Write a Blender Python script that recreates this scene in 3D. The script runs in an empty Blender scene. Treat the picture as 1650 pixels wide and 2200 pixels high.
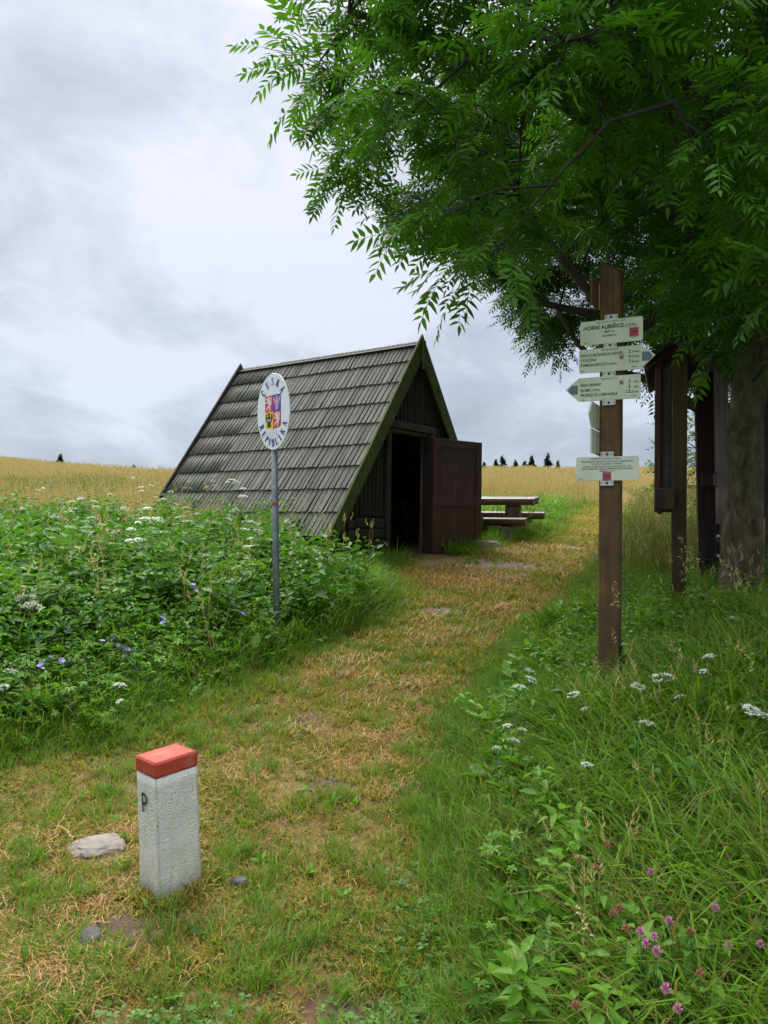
import bpy, bmesh, math, random
import numpy as np
from mathutils import Vector, Matrix
R = math.radians
rng = np.random.default_rng(7)
random.seed(7)
S = bpy.context.scene
COL = S.collection

# ---------------------------------------------------------------- camera
EYE = np.array([0.0, 0.0, 1.55])
PITCH, ROLL, FPX = R(0.752), R(0.72), 1652.0
cF = np.array([0, math.cos(PITCH), math.sin(PITCH)])
cU0 = np.array([0, -math.sin(PITCH), math.cos(PITCH)])
cR = np.array([math.cos(ROLL), 0, 0]) + cU0 * math.sin(ROLL)
cU = np.array([-math.sin(ROLL), 0, 0]) + cU0 * math.cos(ROLL)
cam = bpy.data.cameras.new('camera')
camo = bpy.data.objects.new('camera', cam)
COL.objects.link(camo)
M = Matrix.Identity(4)
for i in range(3):
    M[i][0], M[i][1], M[i][2], M[i][3] = cR[i], cU[i], -cF[i], EYE[i]
camo.matrix_world = M
cam.sensor_fit = 'VERTICAL'
cam.sensor_height = 36.0
cam.lens = 36.0 * FPX / 2200.0
cam.clip_start = 0.05
cam.clip_end = 6000
S.camera = camo
S.render.resolution_x, S.render.resolution_y = 768, 1024

# ---------------------------------------------------------------- world, sun, exposure
W = bpy.data.worlds.new('World')
S.world = W
W.use_nodes = True
nt = W.node_tree
nt.nodes.clear()
def N(nt, t, **kw):
    n = nt.nodes.new(t)
    for k, v in kw.items():
        if k.startswith('i_'):
            n.inputs[int(k[2:])].default_value = v
        else:
            setattr(n, k, v)
    return n
SUN_EL, SUN_AZ = R(52), R(-25)
sky = N(nt, 'ShaderNodeTexSky')
sky.sky_type = 'NISHITA'
sky.sun_disc = False
sky.sun_elevation = SUN_EL
sky.sun_rotation = SUN_AZ
tc = N(nt, 'ShaderNodeTexCoord')
sep = N(nt, 'ShaderNodeSeparateXYZ')
nt.links.new(tc.outputs['Generated'], sep.inputs[0])
zm = N(nt, 'ShaderNodeMath', operation='MAXIMUM', i_1=0.0)
nt.links.new(sep.outputs[2], zm.inputs[0])
zo = N(nt, 'ShaderNodeMath', operation='ADD', i_1=0.34)
nt.links.new(zm.outputs[0], zo.inputs[0])
dv = N(nt, 'ShaderNodeVectorMath', operation='DIVIDE')
comb = N(nt, 'ShaderNodeCombineXYZ')
for k in range(3):
    nt.links.new(zo.outputs[0], comb.inputs[k])
nt.links.new(tc.outputs['Generated'], dv.inputs[0])
nt.links.new(comb.outputs[0], dv.inputs[1])
mp = N(nt, 'ShaderNodeMapping')
mp.inputs['Location'].default_value = (3.1, 1.9, 0.4)
mp.inputs['Scale'].default_value = (1.0, 0.75, 1.6)
nt.links.new(dv.outputs[0], mp.inputs[0])
n1 = N(nt, 'ShaderNodeTexNoise')
n1.inputs['Scale'].default_value = 1.15
n1.inputs['Detail'].default_value = 6
n1.inputs['Roughness'].default_value = 0.46
n1.inputs['Distortion'].default_value = 0.35
nt.links.new(mp.outputs[0], n1.inputs['Vector'])
n2 = N(nt, 'ShaderNodeTexNoise')
n2.inputs['Scale'].default_value = 3.0
n2.inputs['Detail'].default_value = 8
n2.inputs['Roughness'].default_value = 0.62
n2.inputs['Distortion'].default_value = 0.4
nt.links.new(mp.outputs[0], n2.inputs['Vector'])
mx = N(nt, 'ShaderNodeMath', operation='MULTIPLY_ADD', i_1=0.40)
nt.links.new(n2.outputs['Fac'], mx.inputs[0])
ml = N(nt, 'ShaderNodeMath', operation='MULTIPLY', i_1=0.60)
nt.links.new(n1.outputs['Fac'], ml.inputs[0])
nt.links.new(ml.outputs[0], mx.inputs[2])
cr = N(nt, 'ShaderNodeValToRGB')
e = cr.color_ramp.elements
e[0].position = 0.40; e[0].color = (0.51, 0.56, 0.645, 1)
e[1].position = 0.60; e[1].color = (0.99, 1.0, 1.10, 1)
m_ = e.new(0.50); m_.color = (0.70, 0.745, 0.84, 1)
nt.links.new(mx.outputs[0], cr.inputs[0])
# overcast luminance: brighter overhead, duller and bluer at the horizon
gr = N(nt, 'ShaderNodeValToRGB')
g = gr.color_ramp.elements
g[0].position = 0.0; g[0].color = (0.170, 0.190, 0.205, 1)
g[1].position = 1.0; g[1].color = (1.15, 1.12, 1.06, 1)
for p_, c_ in ((0.12, (0.180, 0.192, 0.202, 1)), (0.30, (0.205, 0.208, 0.213, 1)), (0.55, (0.245, 0.245, 0.247, 1)), (0.74, (1.02, 1.0, 0.95, 1))):
    q_ = g.new(p_); q_.color = c_
nt.links.new(zm.outputs[0], gr.inputs[0])
mc = N(nt, 'ShaderNodeVectorMath', operation='MULTIPLY')
nt.links.new(cr.outputs[0], mc.inputs[0]); nt.links.new(gr.outputs[0], mc.inputs[1])
ms = N(nt, 'ShaderNodeVectorMath', operation='SCALE')
ms.inputs['Scale'].default_value = 1.60 / 0.10
nt.links.new(mc.outputs[0], ms.inputs[0])
mixs = N(nt, 'ShaderNodeMix', data_type='RGBA')
mixs.inputs[0].default_value = 0.93
nt.links.new(sky.outputs[0], mixs.inputs[6]); nt.links.new(ms.outputs[0], mixs.inputs[7])
bg = N(nt, 'ShaderNodeBackground')
bg.inputs['Strength'].default_value = 0.10
nt.links.new(mixs.outputs[2], bg.inputs[0])
wo = N(nt, 'ShaderNodeOutputWorld')
nt.links.new(bg.outputs[0], wo.inputs[0])
sl = bpy.data.lights.new('sun', 'SUN')
sl.energy = 1.5
sl.angle = R(35)
sl.color = (1, 0.96, 0.87)
so = bpy.data.objects.new('sun', sl)
COL.objects.link(so)
sd = Vector((math.sin(SUN_AZ) * math.cos(SUN_EL), math.cos(SUN_AZ) * math.cos(SUN_EL), math.sin(SUN_EL)))
so.rotation_euler = (sd).to_track_quat('Z', 'Y').to_euler()
so.location = (0, 0, 30)
S.view_settings.view_transform = 'Standard'
S.view_settings.look = 'None'
S.view_settings.exposure = 1.30
S.view_settings.gamma = 1.0
S.view_settings.use_curve_mapping = False
S.cycles.max_bounces = 8
S.cycles.transparent_max_bounces = 4

# ---------------------------------------------------------------- helpers
def hor(px): return 1100 + FPX * math.tan(PITCH) + (px - 825) * math.tan(ROLL)
def at(px, py, d):
    """world point at depth y=d seen at photo pixel"""
    v = cF + cR * (px - 825) / FPX + cU * (1100 - py) / FPX
    return EYE + v * (d / v[1])
def tag(o, label=None, cat=None, group=None, kind=None):
    if label: o['label'] = label
    if cat: o['category'] = cat
    if group: o['group'] = group
    if kind: o['kind'] = kind
    return o
def empty(name, loc, rot=(0, 0, 0), **kw):
    o = bpy.data.objects.new(name, None)
    o.empty_display_size = 0.1
    COL.objects.link(o)
    o.location = loc
    o.rotation_euler = rot
    return tag(o, **kw)
def mesh_obj(name, me, parent=None, **kw):
    o = bpy.data.objects.new(name, me)
    COL.objects.link(o)
    if parent: o.parent = parent
    return tag(o, **kw)
def np_mesh(name, V, F, mats, smooth=False, attrs=None, fmat=None):
    """V (n,3); F list/array of faces (tris or quads, mixed list of arrays)"""
    me = bpy.data.meshes.new(name)
    if isinstance(F, np.ndarray): F = [F]
    F = [np.asarray(f, dtype=np.int32) for f in F if len(f)]
    V = np.asarray(V, dtype=np.float32)
    loops = np.concatenate([f.ravel() for f in F])
    tot = np.concatenate([np.full(len(f), f.shape[1], dtype=np.int32) for f in F])
    st = np.concatenate([[0], np.cumsum(tot)[:-1]]).astype(np.int32)
    me.vertices.add(len(V)); me.vertices.foreach_set('co', V.ravel())
    me.loops.add(len(loops)); me.loops.foreach_set('vertex_index', loops)
    me.polygons.add(len(tot)); me.polygons.foreach_set('loop_start', st)
    try: me.polygons.foreach_set('loop_total', tot)
    except Exception: pass
    if smooth: me.polygons.foreach_set('use_smooth', np.ones(len(tot), dtype=bool))
    if fmat is not None: me.polygons.foreach_set('material_index', np.asarray(fmat, dtype=np.int32))
    for m in (mats if isinstance(mats, (list, tuple)) else [mats]): me.materials.append(m)
    for k, (a, dom) in (attrs or {}).items():
        at_ = me.attributes.new(k, 'FLOAT', dom)
        at_.data.foreach_set('value', np.asarray(a, dtype=np.float32))
    me.update(calc_edges=True)
    me.validate()
    return me
class MB:
    """collects polygons of one part"""
    def __init__(s): s.v = []; s.f = []; s.m = []
    def add(s, V, F, mi=0):
        b = len(s.v); s.v += [tuple(map(float, q)) for q in V]; s.f += [tuple(b + i for i in f) for f in F]; s.m += [mi] * len(F)
    def box(s, c, d, rot=None, mi=0, taper=1.0):
        x, y, z = d[0] / 2, d[1] / 2, d[2] / 2
        P = [(-x, -y, -z), (x, -y, -z), (x, y, -z), (-x, y, -z), (-x * taper, -y * taper, z), (x * taper, -y * taper, z), (x * taper, y * taper, z), (-x * taper, y * taper, z)]
        if rot is not None: P = [rot @ Vector(p) for p in P]
        s.add([(p[0] + c[0], p[1] + c[1], p[2] + c[2]) for p in P], [(0, 3, 2, 1), (4, 5, 6, 7), (0, 1, 5, 4), (1, 2, 6, 5), (2, 3, 7, 6), (3, 0, 4, 7)], mi)
    def beam(s, a, b, w, h, up=(0, 0, 1), mi=0):
        a, b, up = Vector(a), Vector(b), Vector(up)
        d = (b - a).normalized(); r = d.cross(up).normalized(); u = r.cross(d)
        P = []
        for q in (a, b):
            for sx, sy in ((-1, -1), (1, -1), (1, 1), (-1, 1)): P.append(q + r * sx * w / 2 + u * sy * h / 2)
        s.add(P, [(0, 3, 2, 1), (4, 5, 6, 7), (0, 1, 5, 4), (1, 2, 6, 5), (2, 3, 7, 6), (3, 0, 4, 7)], mi)
    def prism(s, poly, y0, y1, mi=0):
        """polygon in xz extruded along y"""
        n = len(poly)
        V = [(p[0], y0, p[1]) for p in poly] + [(p[0], y1, p[1]) for p in poly]
        s.add(V, [tuple(range(n)), tuple(range(2 * n - 1, n - 1, -1))] + [(i, i + n, (i + 1) % n + n, (i + 1) % n) for i in range(n)], mi)
    def tube(s, pts, rad, n=8, cap=True, mi=0):
        pts = [Vector(p) for p in pts]; V = []; ref = Vector((0.13, 0.2, 1)).normalized(); prev = None
        for i, p in enumerate(pts):
            d = (pts[min(i + 1, len(pts) - 1)] - pts[max(i - 1, 0)]).normalized()
            if prev is None:
                r = d.cross(ref)
                if r.length < 0.2: r = d.cross(Vector((1, 0, 0)))
                r.normalize()
            else:
                r = (prev - d * prev.dot(d)).normalized()
            prev = r
            u = d.cross(r)
            for k in range(n):
                a = 2 * math.pi * k / n
                V.append(p + (r * math.cos(a) + u * math.sin(a)) * rad[i])
        F = [(i * n + k, i * n + (k + 1) % n, (i + 1) * n + (k + 1) % n, (i + 1) * n + k) for i in range(len(pts) - 1) for k in range(n)]
        if cap: F += [tuple(range(n - 1, -1, -1)), tuple((len(pts) - 1) * n + k for k in range(n))]
        s.add(V, F, mi)
    def mesh(s, name, mats, smooth=False, bevel=0, angle=None):
        bm = bmesh.new()
        vs = [bm.verts.new(v) for v in s.v]
        for f, m in zip(s.f, s.m):
            try: q = bm.faces.new([vs[i] for i in f]); q.material_index = m; q.smooth = smooth
            except ValueError: pass
        bmesh.ops.recalc_face_normals(bm, faces=bm.faces)
        if bevel: bmesh.ops.bevel(bm, geom=[e_ for e_ in bm.edges if e_.is_manifold and e_.calc_face_angle(0) > 0.5], offset=bevel, segments=1, affect='EDGES', clamp_overlap=True)
        bmesh.ops.triangulate(bm, faces=[f for f in bm.faces if len(f.verts) > 4])
        me = bpy.data.meshes.new(name); bm.to_mesh(me); bm.free()
        for m in (mats if isinstance(mats, (list, tuple)) else [mats]): me.materials.append(m)
        return me
    def obj(s, name, mats, parent=None, smooth=False, bevel=0, **kw):
        return mesh_obj(name, s.mesh(name, mats, smooth, bevel), parent, **kw)

# ---------------------------------------------------------------- materials
def new_mat(name):
    m = bpy.data.materials.new(name); m.use_nodes = True
    t = m.node_tree; t.nodes.clear()
    out = N(t, 'ShaderNodeOutputMaterial'); b = N(t, 'ShaderNodeBsdfPrincipled')
    t.links.new(b.outputs[0], out.inputs[0])
    return m, t, b, out
def ramp(t, fac, stops):
    r = N(t, 'ShaderNodeValToRGB'); els = r.color_ramp.elements
    while len(els) < len(stops): els.new(0.5)
    for el, (p, c) in zip(els, stops): el.position = p; el.color = (*c, 1)
    t.links.new(fac, r.inputs[0]); return r.outputs[0]
def mixc(t, fac, a, b, mode='MIX'):
    m = N(t, 'ShaderNodeMix', data_type='RGBA', blend_type=mode)
    for sock, v in ((0, fac), (6, a), (7, b)):
        if isinstance(v, bpy.types.NodeSocket): t.links.new(v, m.inputs[sock])
        elif sock == 0: m.inputs[0].default_value = v
        else: m.inputs[sock].default_value = (*v, 1)
    return m.outputs[2]
def noise(t, vec, scale, detail=4, rough=0.55, dist=0.0):
    n = N(t, 'ShaderNodeTexNoise'); n.inputs['Scale'].default_value = scale; n.inputs['Detail'].default_value = detail
    n.inputs['Roughness'].default_value = rough; n.inputs['Distortion'].default_value = dist
    if vec is not None: t.links.new(vec, n.inputs['Vector'])
    return n.outputs['Fac']
def objcoord(t, scale=(1, 1, 1), rand=True):
    c = N(t, 'ShaderNodeTexCoord'); o = c.outputs['Object']
    if rand:
        oi = N(t, 'ShaderNodeObjectInfo'); mu = N(t, 'ShaderNodeMath', operation='MULTIPLY', i_1=37.0)
        t.links.new(oi.outputs['Random'], mu.inputs[0]); va = N(t, 'ShaderNodeVectorMath', operation='ADD')
        t.links.new(o, va.inputs[0]); t.links.new(mu.outputs[0], va.inputs[1]); o = va.outputs[0]
    mp_ = N(t, 'ShaderNodeMapping'); mp_.inputs['Scale'].default_value = scale; t.links.new(o, mp_.inputs[0])
    return mp_.outputs[0]
def bump(t, b, h, strength=0.4, dist=0.01):
    n = N(t, 'ShaderNodeBump'); n.inputs['Strength'].default_value = strength; n.inputs['Distance'].default_value = dist
    t.links.new(h, n.inputs['Height']); t.links.new(n.outputs[0], b.inputs['Normal'])
def wood(name, dark, light, grain=(30, 30, 1.5), moss=None, mossamt=0.5, rough=0.8, var=0.35, spec=0.3, knots=False):
    m, t, b, _ = new_mat(name)
    v = objcoord(t, grain); v2 = objcoord(t, (1, 1, 1))
    g1 = noise(t, v, 1.0, 6, 0.65, 0.6); g2 = noise(t, v2, 3.0, 4)
    c = ramp(t, g1, [(0.3, dark), (0.7, light)])
    c = mixc(t, 0.6, c, ramp(t, g2, [(0.3, tuple(x * 0.6 for x in light)), (0.7, tuple(min(1, x * 1.25) for x in light))]), 'MULTIPLY') if False else mixc(t, ramp(t, g2, [(0.35, (0, 0, 0)), (0.75, (1, 1, 1))]), c, dark)
    oi = N(t, 'ShaderNodeObjectInfo')
    hv = N(t, 'ShaderNodeHueSaturation')
    mr = N(t, 'ShaderNodeMapRange'); mr.inputs[3].default_value = 1 - var; mr.inputs[4].default_value = 1 + var
    t.links.new(oi.outputs['Random'], mr.inputs[0]); t.links.new(mr.outputs[0], hv.inputs['Value']); t.links.new(c, hv.inputs['Color'])
    c = hv.outputs[0]
    if moss:
        f = noise(t, objcoord(t, (1, 1, 1), False), 5.0, 5, 0.6)
        c = mixc(t, ramp(t, f, [(0.5 - mossamt * 0.35, (0, 0, 0)), (0.85 - mossamt * 0.3, (1, 1, 1))]), c, moss)
    t.links.new(c, b.inputs['Base Color']); b.inputs['Roughness'].default_value = rough; b.inputs['Specular IOR Level'].default_value = spec
    bump(t, b, g1, 0.5, 0.004)
    return m
def plain(name, col, rough=0.6, metal=0.0, nz=0.15, scale=12, spec=0.4, bmp=0.0):
    m, t, b, _ = new_mat(name)
    f = noise(t, objcoord(t), scale, 5, 0.6)
    t.links.new(ramp(t, f, [(0.3, tuple(c * (1 - nz) for c in col)), (0.7, tuple(min(1, c * (1 + nz)) for c in col))]), b.inputs['Base Color'])
    b.inputs['Roughness'].default_value = rough; b.inputs['Metallic'].default_value = metal; b.inputs['Specular IOR Level'].default_value = spec
    if bmp: bump(t, b, f, bmp, 0.003)
    return m
def leaf_mat(name, c1, c2, dry=(0.36, 0.25, 0.10), trans=0.4, dry2=(0.20, 0.16, 0.04), rough=0.5):
    """c1..c2 by per-leaf attribute v; per-leaf threshold v2 against the instancer's tint turns leaves dry"""
    m, t, b, out = new_mat(name)
    a = N(t, 'ShaderNodeAttribute', attribute_name='v'); a2 = N(t, 'ShaderNodeAttribute', attribute_name='v2')
    ti = N(t, 'ShaderNodeAttribute', attribute_name='tint', attribute_type='INSTANCER')
    oi = N(t, 'ShaderNodeObjectInfo')
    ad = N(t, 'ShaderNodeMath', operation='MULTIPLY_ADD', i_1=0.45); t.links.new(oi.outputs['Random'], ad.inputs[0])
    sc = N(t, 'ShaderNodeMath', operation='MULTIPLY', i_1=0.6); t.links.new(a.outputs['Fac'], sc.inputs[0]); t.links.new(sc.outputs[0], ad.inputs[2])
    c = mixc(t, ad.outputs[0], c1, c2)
    df = N(t, 'ShaderNodeMath', operation='SUBTRACT'); t.links.new(ti.outputs['Fac'], df.inputs[0]); t.links.new(a2.outputs['Fac'], df.inputs[1])
    st = N(t, 'ShaderNodeMath', operation='MULTIPLY_ADD', i_1=6.0, i_2=0.5, use_clamp=True); t.links.new(df.outputs[0], st.inputs[0])
    c = mixc(t, st.outputs[0], c, mixc(t, a.outputs['Fac'], dry, dry2))
    t.links.new(c, b.inputs['Base Color']); b.inputs['Roughness'].default_value = rough; b.inputs['Specular IOR Level'].default_value = 0.35
    tr = N(t, 'ShaderNodeBsdfTranslucent'); t.links.new(mixc(t, 1.0, c, (1.15, 1.15, 0.75), 'MULTIPLY'), tr.inputs[0])
    mxs = N(t, 'ShaderNodeMixShader'); mxs.inputs[0].default_value = trans
    t.links.new(b.outputs[0], mxs.inputs[1]); t.links.new(tr.outputs[0], mxs.inputs[2]); t.links.new(mxs.outputs[0], out.inputs[0])
    return m

# ---------------------------------------------------------------- terrain
YL = np.array([-5, 1.5, 4.0, 4.36, 4.86, 6.0, 7.65, 9.3, 10.4, 11.4, 12.4, 13.0, 14, 15, 20, 30])
XL = np.array([-5, -4.5, -2.9, -2.18, -1.46, -.96, -.1, .20, .15, .35, 1.4, 1.9, 2.6, 3.3, 5.2, 9])
YR = np.array([-5, 1.5, 2.6, 3.29, 4.15, 5.63, 6.87, 8.8, 12.3, 15, 20, 30])
XR = np.array([0.35, .22, .165, .15, .19, .46, .98, 2.0, 3.5, 4.6, 6.3, 10])
def xl(y): return np.interp(y, YL, XL)
def xr(y): return np.interp(y, YR, XR)
def sstep(a, b, x):
    t = np.clip((x - a) / (b - a), 0, 1); return t * t * (3 - 2 * t)
_pos = rng.normal(size=(24, 2)); _ph = rng.uniform(0, 6.28, 24)
def vnoise(x, y, s):
    r_ = 0
    for k in range(12):
        f = s * (0.6 + 0.13 * k); r_ = r_ + np.sin(f * (x * _pos[k, 0] + y * _pos[k, 1]) + _ph[k]) * np.sin(f * (x * _pos[k + 12, 0] - y * _pos[k + 12, 1]) + _ph[k + 12])
    return r_ / 6.0
S0, Y0, Z0 = 0.113, 14.0, 0.113 * (14 - 3.24)
UT = np.array([-3, -.5, -.28, 0.0, .13, .28, .5, 3]); ET = np.array([.073, .0765, .0655, .067, .0725, .0735, .075, .06])
GC = 0.95
_kt = []
for e_ in ET:   # curvature for which the hill crest is seen at elevation e_
    lo, hi = 1e-5, 0.02
    tt = np.linspace(0, 400, 4000)
    for _ in range(40):
        k_ = math.sqrt(lo * hi)
        if np.max((Z0 + S0 * tt - k_ * tt * tt / 2 - 1.55 + GC) / (14 + tt)) > e_: lo = k_
        else: hi = k_
    _kt.append(math.sqrt(lo * hi))
_kt = np.array(_kt)
def gz(x, y):
    x = np.asarray(x, float); y = np.asarray(y, float)
    u = x / np.maximum(y, 4.0); k = np.interp(u, UT, _kt)
    z = S0 * (np.minimum(y, Y0) - 3.24)
    t = np.maximum(y - Y0, 0); te = (S0 + 0.10) / k; tq = np.minimum(t, te)
    z = z + S0 * tq - k * tq * tq / 2 - 0.10 * np.minimum(t - tq, 160)
    z = np.where(y < -4, S0 * (-7.24) + (y + 4) * 0.02, z)
    bank = 0.52 * sstep(0.9, 2.9, x - xr(y)) * np.exp(-((y - 6.2) / 3.6) ** 2)
    lb = 0.12 * sstep(0.2, 2.0, xl(y) - x) * np.exp(-((y - 6.0) / 4.0) ** 2)
    far = np.clip((200 - y) / 100, 0, 1)
    return z + bank + lb + 0.018 * vnoise(x, y, 2.2) * far
def g0(x, y): return float(gz(x, y))

# ground sheet
ys = np.concatenate([np.arange(-8, 1, 0.5), np.arange(1, 14, 0.07), 14 * (1.035 ** np.arange(0, 90)), np.array([330, 420, 600, 900, 1500, 3000])])
xs_ = np.sinh(np.linspace(-1, 1, 421) * 6.4) * 4.2 / math.sinh(6.4 * 0.62)
xs_ = np.clip(xs_, -3000, 3000)
gx, gy = np.meshgrid(xs_, ys)
gzz = gz(gx, gy)
nx, ny = len(xs_), len(ys)
V = np.stack([gx.ravel(), gy.ravel(), gzz.ravel()], -1)
ii, jj = np.meshgrid(np.arange(nx - 1), np.arange(ny - 1))
a = (jj * nx + ii).ravel()
F = np.stack([a, a + 1, a + 1 + nx, a + nx], -1)
Lg, Rg = (xl(gy) - gx).ravel(), (gx - xr(gy)).ravel()
veg = np.clip(np.maximum(sstep(-0.15, 0.5, Lg), sstep(-0.15, 0.4, Rg)), 0, 1)
fx, fy = gx.ravel(), gy.ravel()
def blob(x, y, cx, cy, rx, ry): return np.clip(1.4 - 1.4 * np.sqrt(((x - cx) / rx) ** 2 + ((y - cy) / ry) ** 2) + 0.35 * vnoise(x, y, 5), 0, 1)
def gravel_f(x, y): return np.maximum.reduce([blob(x, y, 1.75, 11.4, 1.3, 0.75), blob(x, y, 0.75, 11.35, .5, .4), blob(x, y, 0.72, 8.45, 0.32, 0.4), blob(x, y, 3.3, 13.4, .35, .3)])
def soil_f(x, y): return np.maximum.reduce([blob(x, y, 0.20, 4.08, 0.17, 0.22), blob(x, y, -1.0, 3.0, 0.3, 0.18), blob(x, y, -0.30, 4.2, 0.16, 0.16), blob(x, y, -.05, 2.6, .25, .12), blob(x, y, -1.25, 3.55, .25, .12), blob(x, y, -.5, 5.2, .22, .2)])
field = sstep(10.5, 13.5, fy + 0.4 * np.minimum(Lg, 0)) * veg
gm, t, b, _ = new_mat('ground_soil')
geo = N(t, 'ShaderNodeNewGeometry'); P_ = geo.outputs['Position']
def attr(t, nme): return N(t, 'ShaderNodeAttribute', attribute_name=nme).outputs['Fac']
na = noise(t, P_, 3.0, 8, 0.65); nb = noise(t, P_, 45, 5, 0.7); nc = noise(t, P_, 160, 3, 0.6)
soil = mixc(t, ramp(t, nb, [(0.35, (0, 0, 0)), (0.65, (1, 1, 1))]), (0.075, 0.038, 0.020), (0.22, 0.12, 0.055))
soil = mixc(t, ramp(t, na, [(0.4, (0, 0, 0)), (0.6, (1, 1, 1))]), soil, mixc(t, nc, (0.12, 0.09, 0.03), (0.32, 0.22, 0.09)))
grs = mixc(t, nb, (0.03, 0.045, 0.012), (0.07, 0.09, 0.025))
c = mixc(t, attr(t, 'veg'), soil, grs)
fld = mixc(t, ramp(t, noise(t, P_, 0.35, 6, 0.6), [(0.35, (0, 0, 0)), (0.65, (1, 1, 1))]), (0.30, 0.21, 0.07), (0.20, 0.17, 0.05))
fld = mixc(t, ramp(t, nb, [(0.3, (0, 0, 0)), (0.7, (1, 1, 1))]), mixc(t, 0.5, fld, (0.05, 0.05, 0.02)), fld)
c = mixc(t, attr(t, 'field'), c, fld)
vo = N(t, 'ShaderNodeTexVoronoi'); vo.inputs['Scale'].default_value = 38; t.links.new(P_, vo.inputs['Vector'])
grv = mixc(t, ramp(t, vo.outputs['Color'], [(0.2, (0, 0, 0)), (0.9, (1, 1, 1))]), (0.13, 0.09, 0.07), (0.42, 0.34, 0.28))
c = mixc(t, attr(t, 'gravel'), c, grv)
c = mixc(t, attr(t, 'bare'), c, mixc(t, nb, (0.07, 0.045, 0.035), (0.17, 0.12, 0.085)))
t.links.new(c, b.inputs['Base Color']); b.inputs['Roughness'].default_value = 0.95; b.inputs['Specular IOR Level'].default_value = 0.1
bump(t, b, nb, 0.8, 0.02)
me = np_mesh('ground', V, F, gm, smooth=True, attrs={'veg': (veg, 'POINT'), 'field': (field, 'POINT'), 'gravel': (gravel_f(fx, fy), 'POINT'), 'bare': (soil_f(fx, fy), 'POINT')})
mesh_obj('ground', me, kind='structure', label='meadow ground with a trodden earth path')

# ---------------------------------------------------------------- hut
HX, HY = 0.5602, 12.203
HYAW = 0.9353
HZ = 1.0
hut = empty('a_frame_hut', (HX, HY, HZ), (0, 0, HYAW), label='dark wooden A-frame shelter hut with grey shingle roof and open door', cat='hut')
HA, HW, HD, HL = 3.43, 2.19, 3.06, 4.14      # ridge height above origin, half width, drop, roof length
M_shingle = wood('weathered_shingle', (0.062, 0.062, 0.053), (0.195, 0.19, 0.163), (30, 1.6, 30), moss=(0.085, 0.10, 0.05), mossamt=0.25, var=0.38, rough=0.75)
M_moss = wood('mossy_board', (0.025, 0.028, 0.008), (0.075, 0.085, 0.022), (14, 14, 1.2), moss=(0.075, 0.10, 0.016), mossamt=0.75, var=0.1)
M_dark = wood('dark_stained_wood', (0.013, 0.009, 0.0075), (0.046, 0.031, 0.025), (26, 26, 1.4), var=0.3, rough=0.7)
M_darkmoss = wood('dark_mossy_log', (0.014, 0.014, 0.006), (0.045, 0.042, 0.014), (20, 20, 1.4), moss=(0.05, 0.06, 0.015), mossamt=0.6, var=0.2)
M_door = wood('red_brown_door_paint', (0.046, 0.020, 0.013), (0.088, 0.042, 0.029), (34, 34, 1.4), var=0.1, rough=0.55)
M_jamb = wood('worn_bare_wood', (0.05, 0.032, 0.022), (0.17, 0.115, 0.075), (18, 18, 1.2), var=0.15)
M_tan = wood('pale_bench_wood', (0.28, 0.15, 0.07), (0.45, 0.27, 0.13), (20, 2, 20), var=0.1)
sl_ = math.hypot(HW, HD); NR = 9; EXP = sl_ / NR
ang = math.atan2(HD, HW)
# sheathing under the shingles, both slopes
for sgn in (-1, 1):
    mb = MB()
    nx_, nz_ = sgn * math.sin(ang), math.cos(ang)
    A0 = Vector((0, 0, HA)); E0 = Vector((sgn * HW, 0, HA - HD)); n_ = Vector((nx_, 0, nz_))
    p0, p1 = A0 - n_ * 0.045, E0 - n_ * 0.045
    p2, p3 = E0 - n_ * 0.10, A0 - n_ * 0.10
    mb.prism([(p[0], p[2]) for p in (p0, p1, p2, p3)], 0.02, HL - 0.02)
    mb.obj('roof_sheathing', M_dark, hut)
# rafters under the front overhang not needed inside; shingles
shm = []
for k in range(6):
    mb = MB(); w_ = 0.5
    b0 = 0.02 + 0.006 * (k % 3)
    # unit width board: x across, y down the slope, z thickness; slightly cupped and split at the lower end
    L_ = EXP + 0.05
    top, bot = 0.010, 0.020 + 0.004 * (k % 2)
    Vv = [(-.5, 0, 0), (.5, 0, 0), (.5, -L_, 0), (-.5, -L_ + b0 * (0.35 if k % 2 else 0), 0), (-.5, 0, top), (.5, 0, top * 0.8), (.5, -L_, bot), (-.5, -L_ + b0 * (0.35 if k % 2 else 0), bot * 0.75)]
    mb.add(Vv, [(0, 3, 2, 1), (4, 5, 6, 7), (0, 1, 5, 4), (1, 2, 6, 5), (2, 3, 7, 6), (3, 0, 4, 7)])
    shm.append(mb.mesh('shingle', M_shingle))
def slope_mat(sgn, s, v, lift=0.0, wdt=1.0, yawj=0.0, tilt=0.0):
    """matrix in hut space: local y up the slope, local x along the ridge, z out of the roof"""
    up = Vector((-sgn * math.cos(ang), 0, math.sin(ang))); n_ = Vector((sgn * math.sin(ang), 0, math.cos(ang)))
    ax = up.cross(n_)
    m = Matrix.Identity(4)
    for i in range(3): m[i][0], m[i][1], m[i][2] = ax[i], up[i], n_[i]
    pos = Vector((0, v, HA)) - up * s + n_ * lift
    m = Matrix.Translation(pos) @ m @ Matrix.Rotation(yawj, 4, 'Z') @ Matrix.Rotation(tilt, 4, 'X') @ Matrix.Diagonal((wdt, 1, 1, 1))
    return m
def course(sgn, r):
    res = []; v = 0.035
    while v < HL - 0.04:
        w_ = random.uniform(0.072, 0.112)
        if v + w_ > HL: w_ = HL - v
        res.append((r, v + w_ / 2, w_ - random.uniform(0.014, 0.025)))
        v += w_
    return res
allb = [b_ for r in range(NR) for b_ in course(-1, r)]
allb.sort(key=lambda q: q[1])
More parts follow.
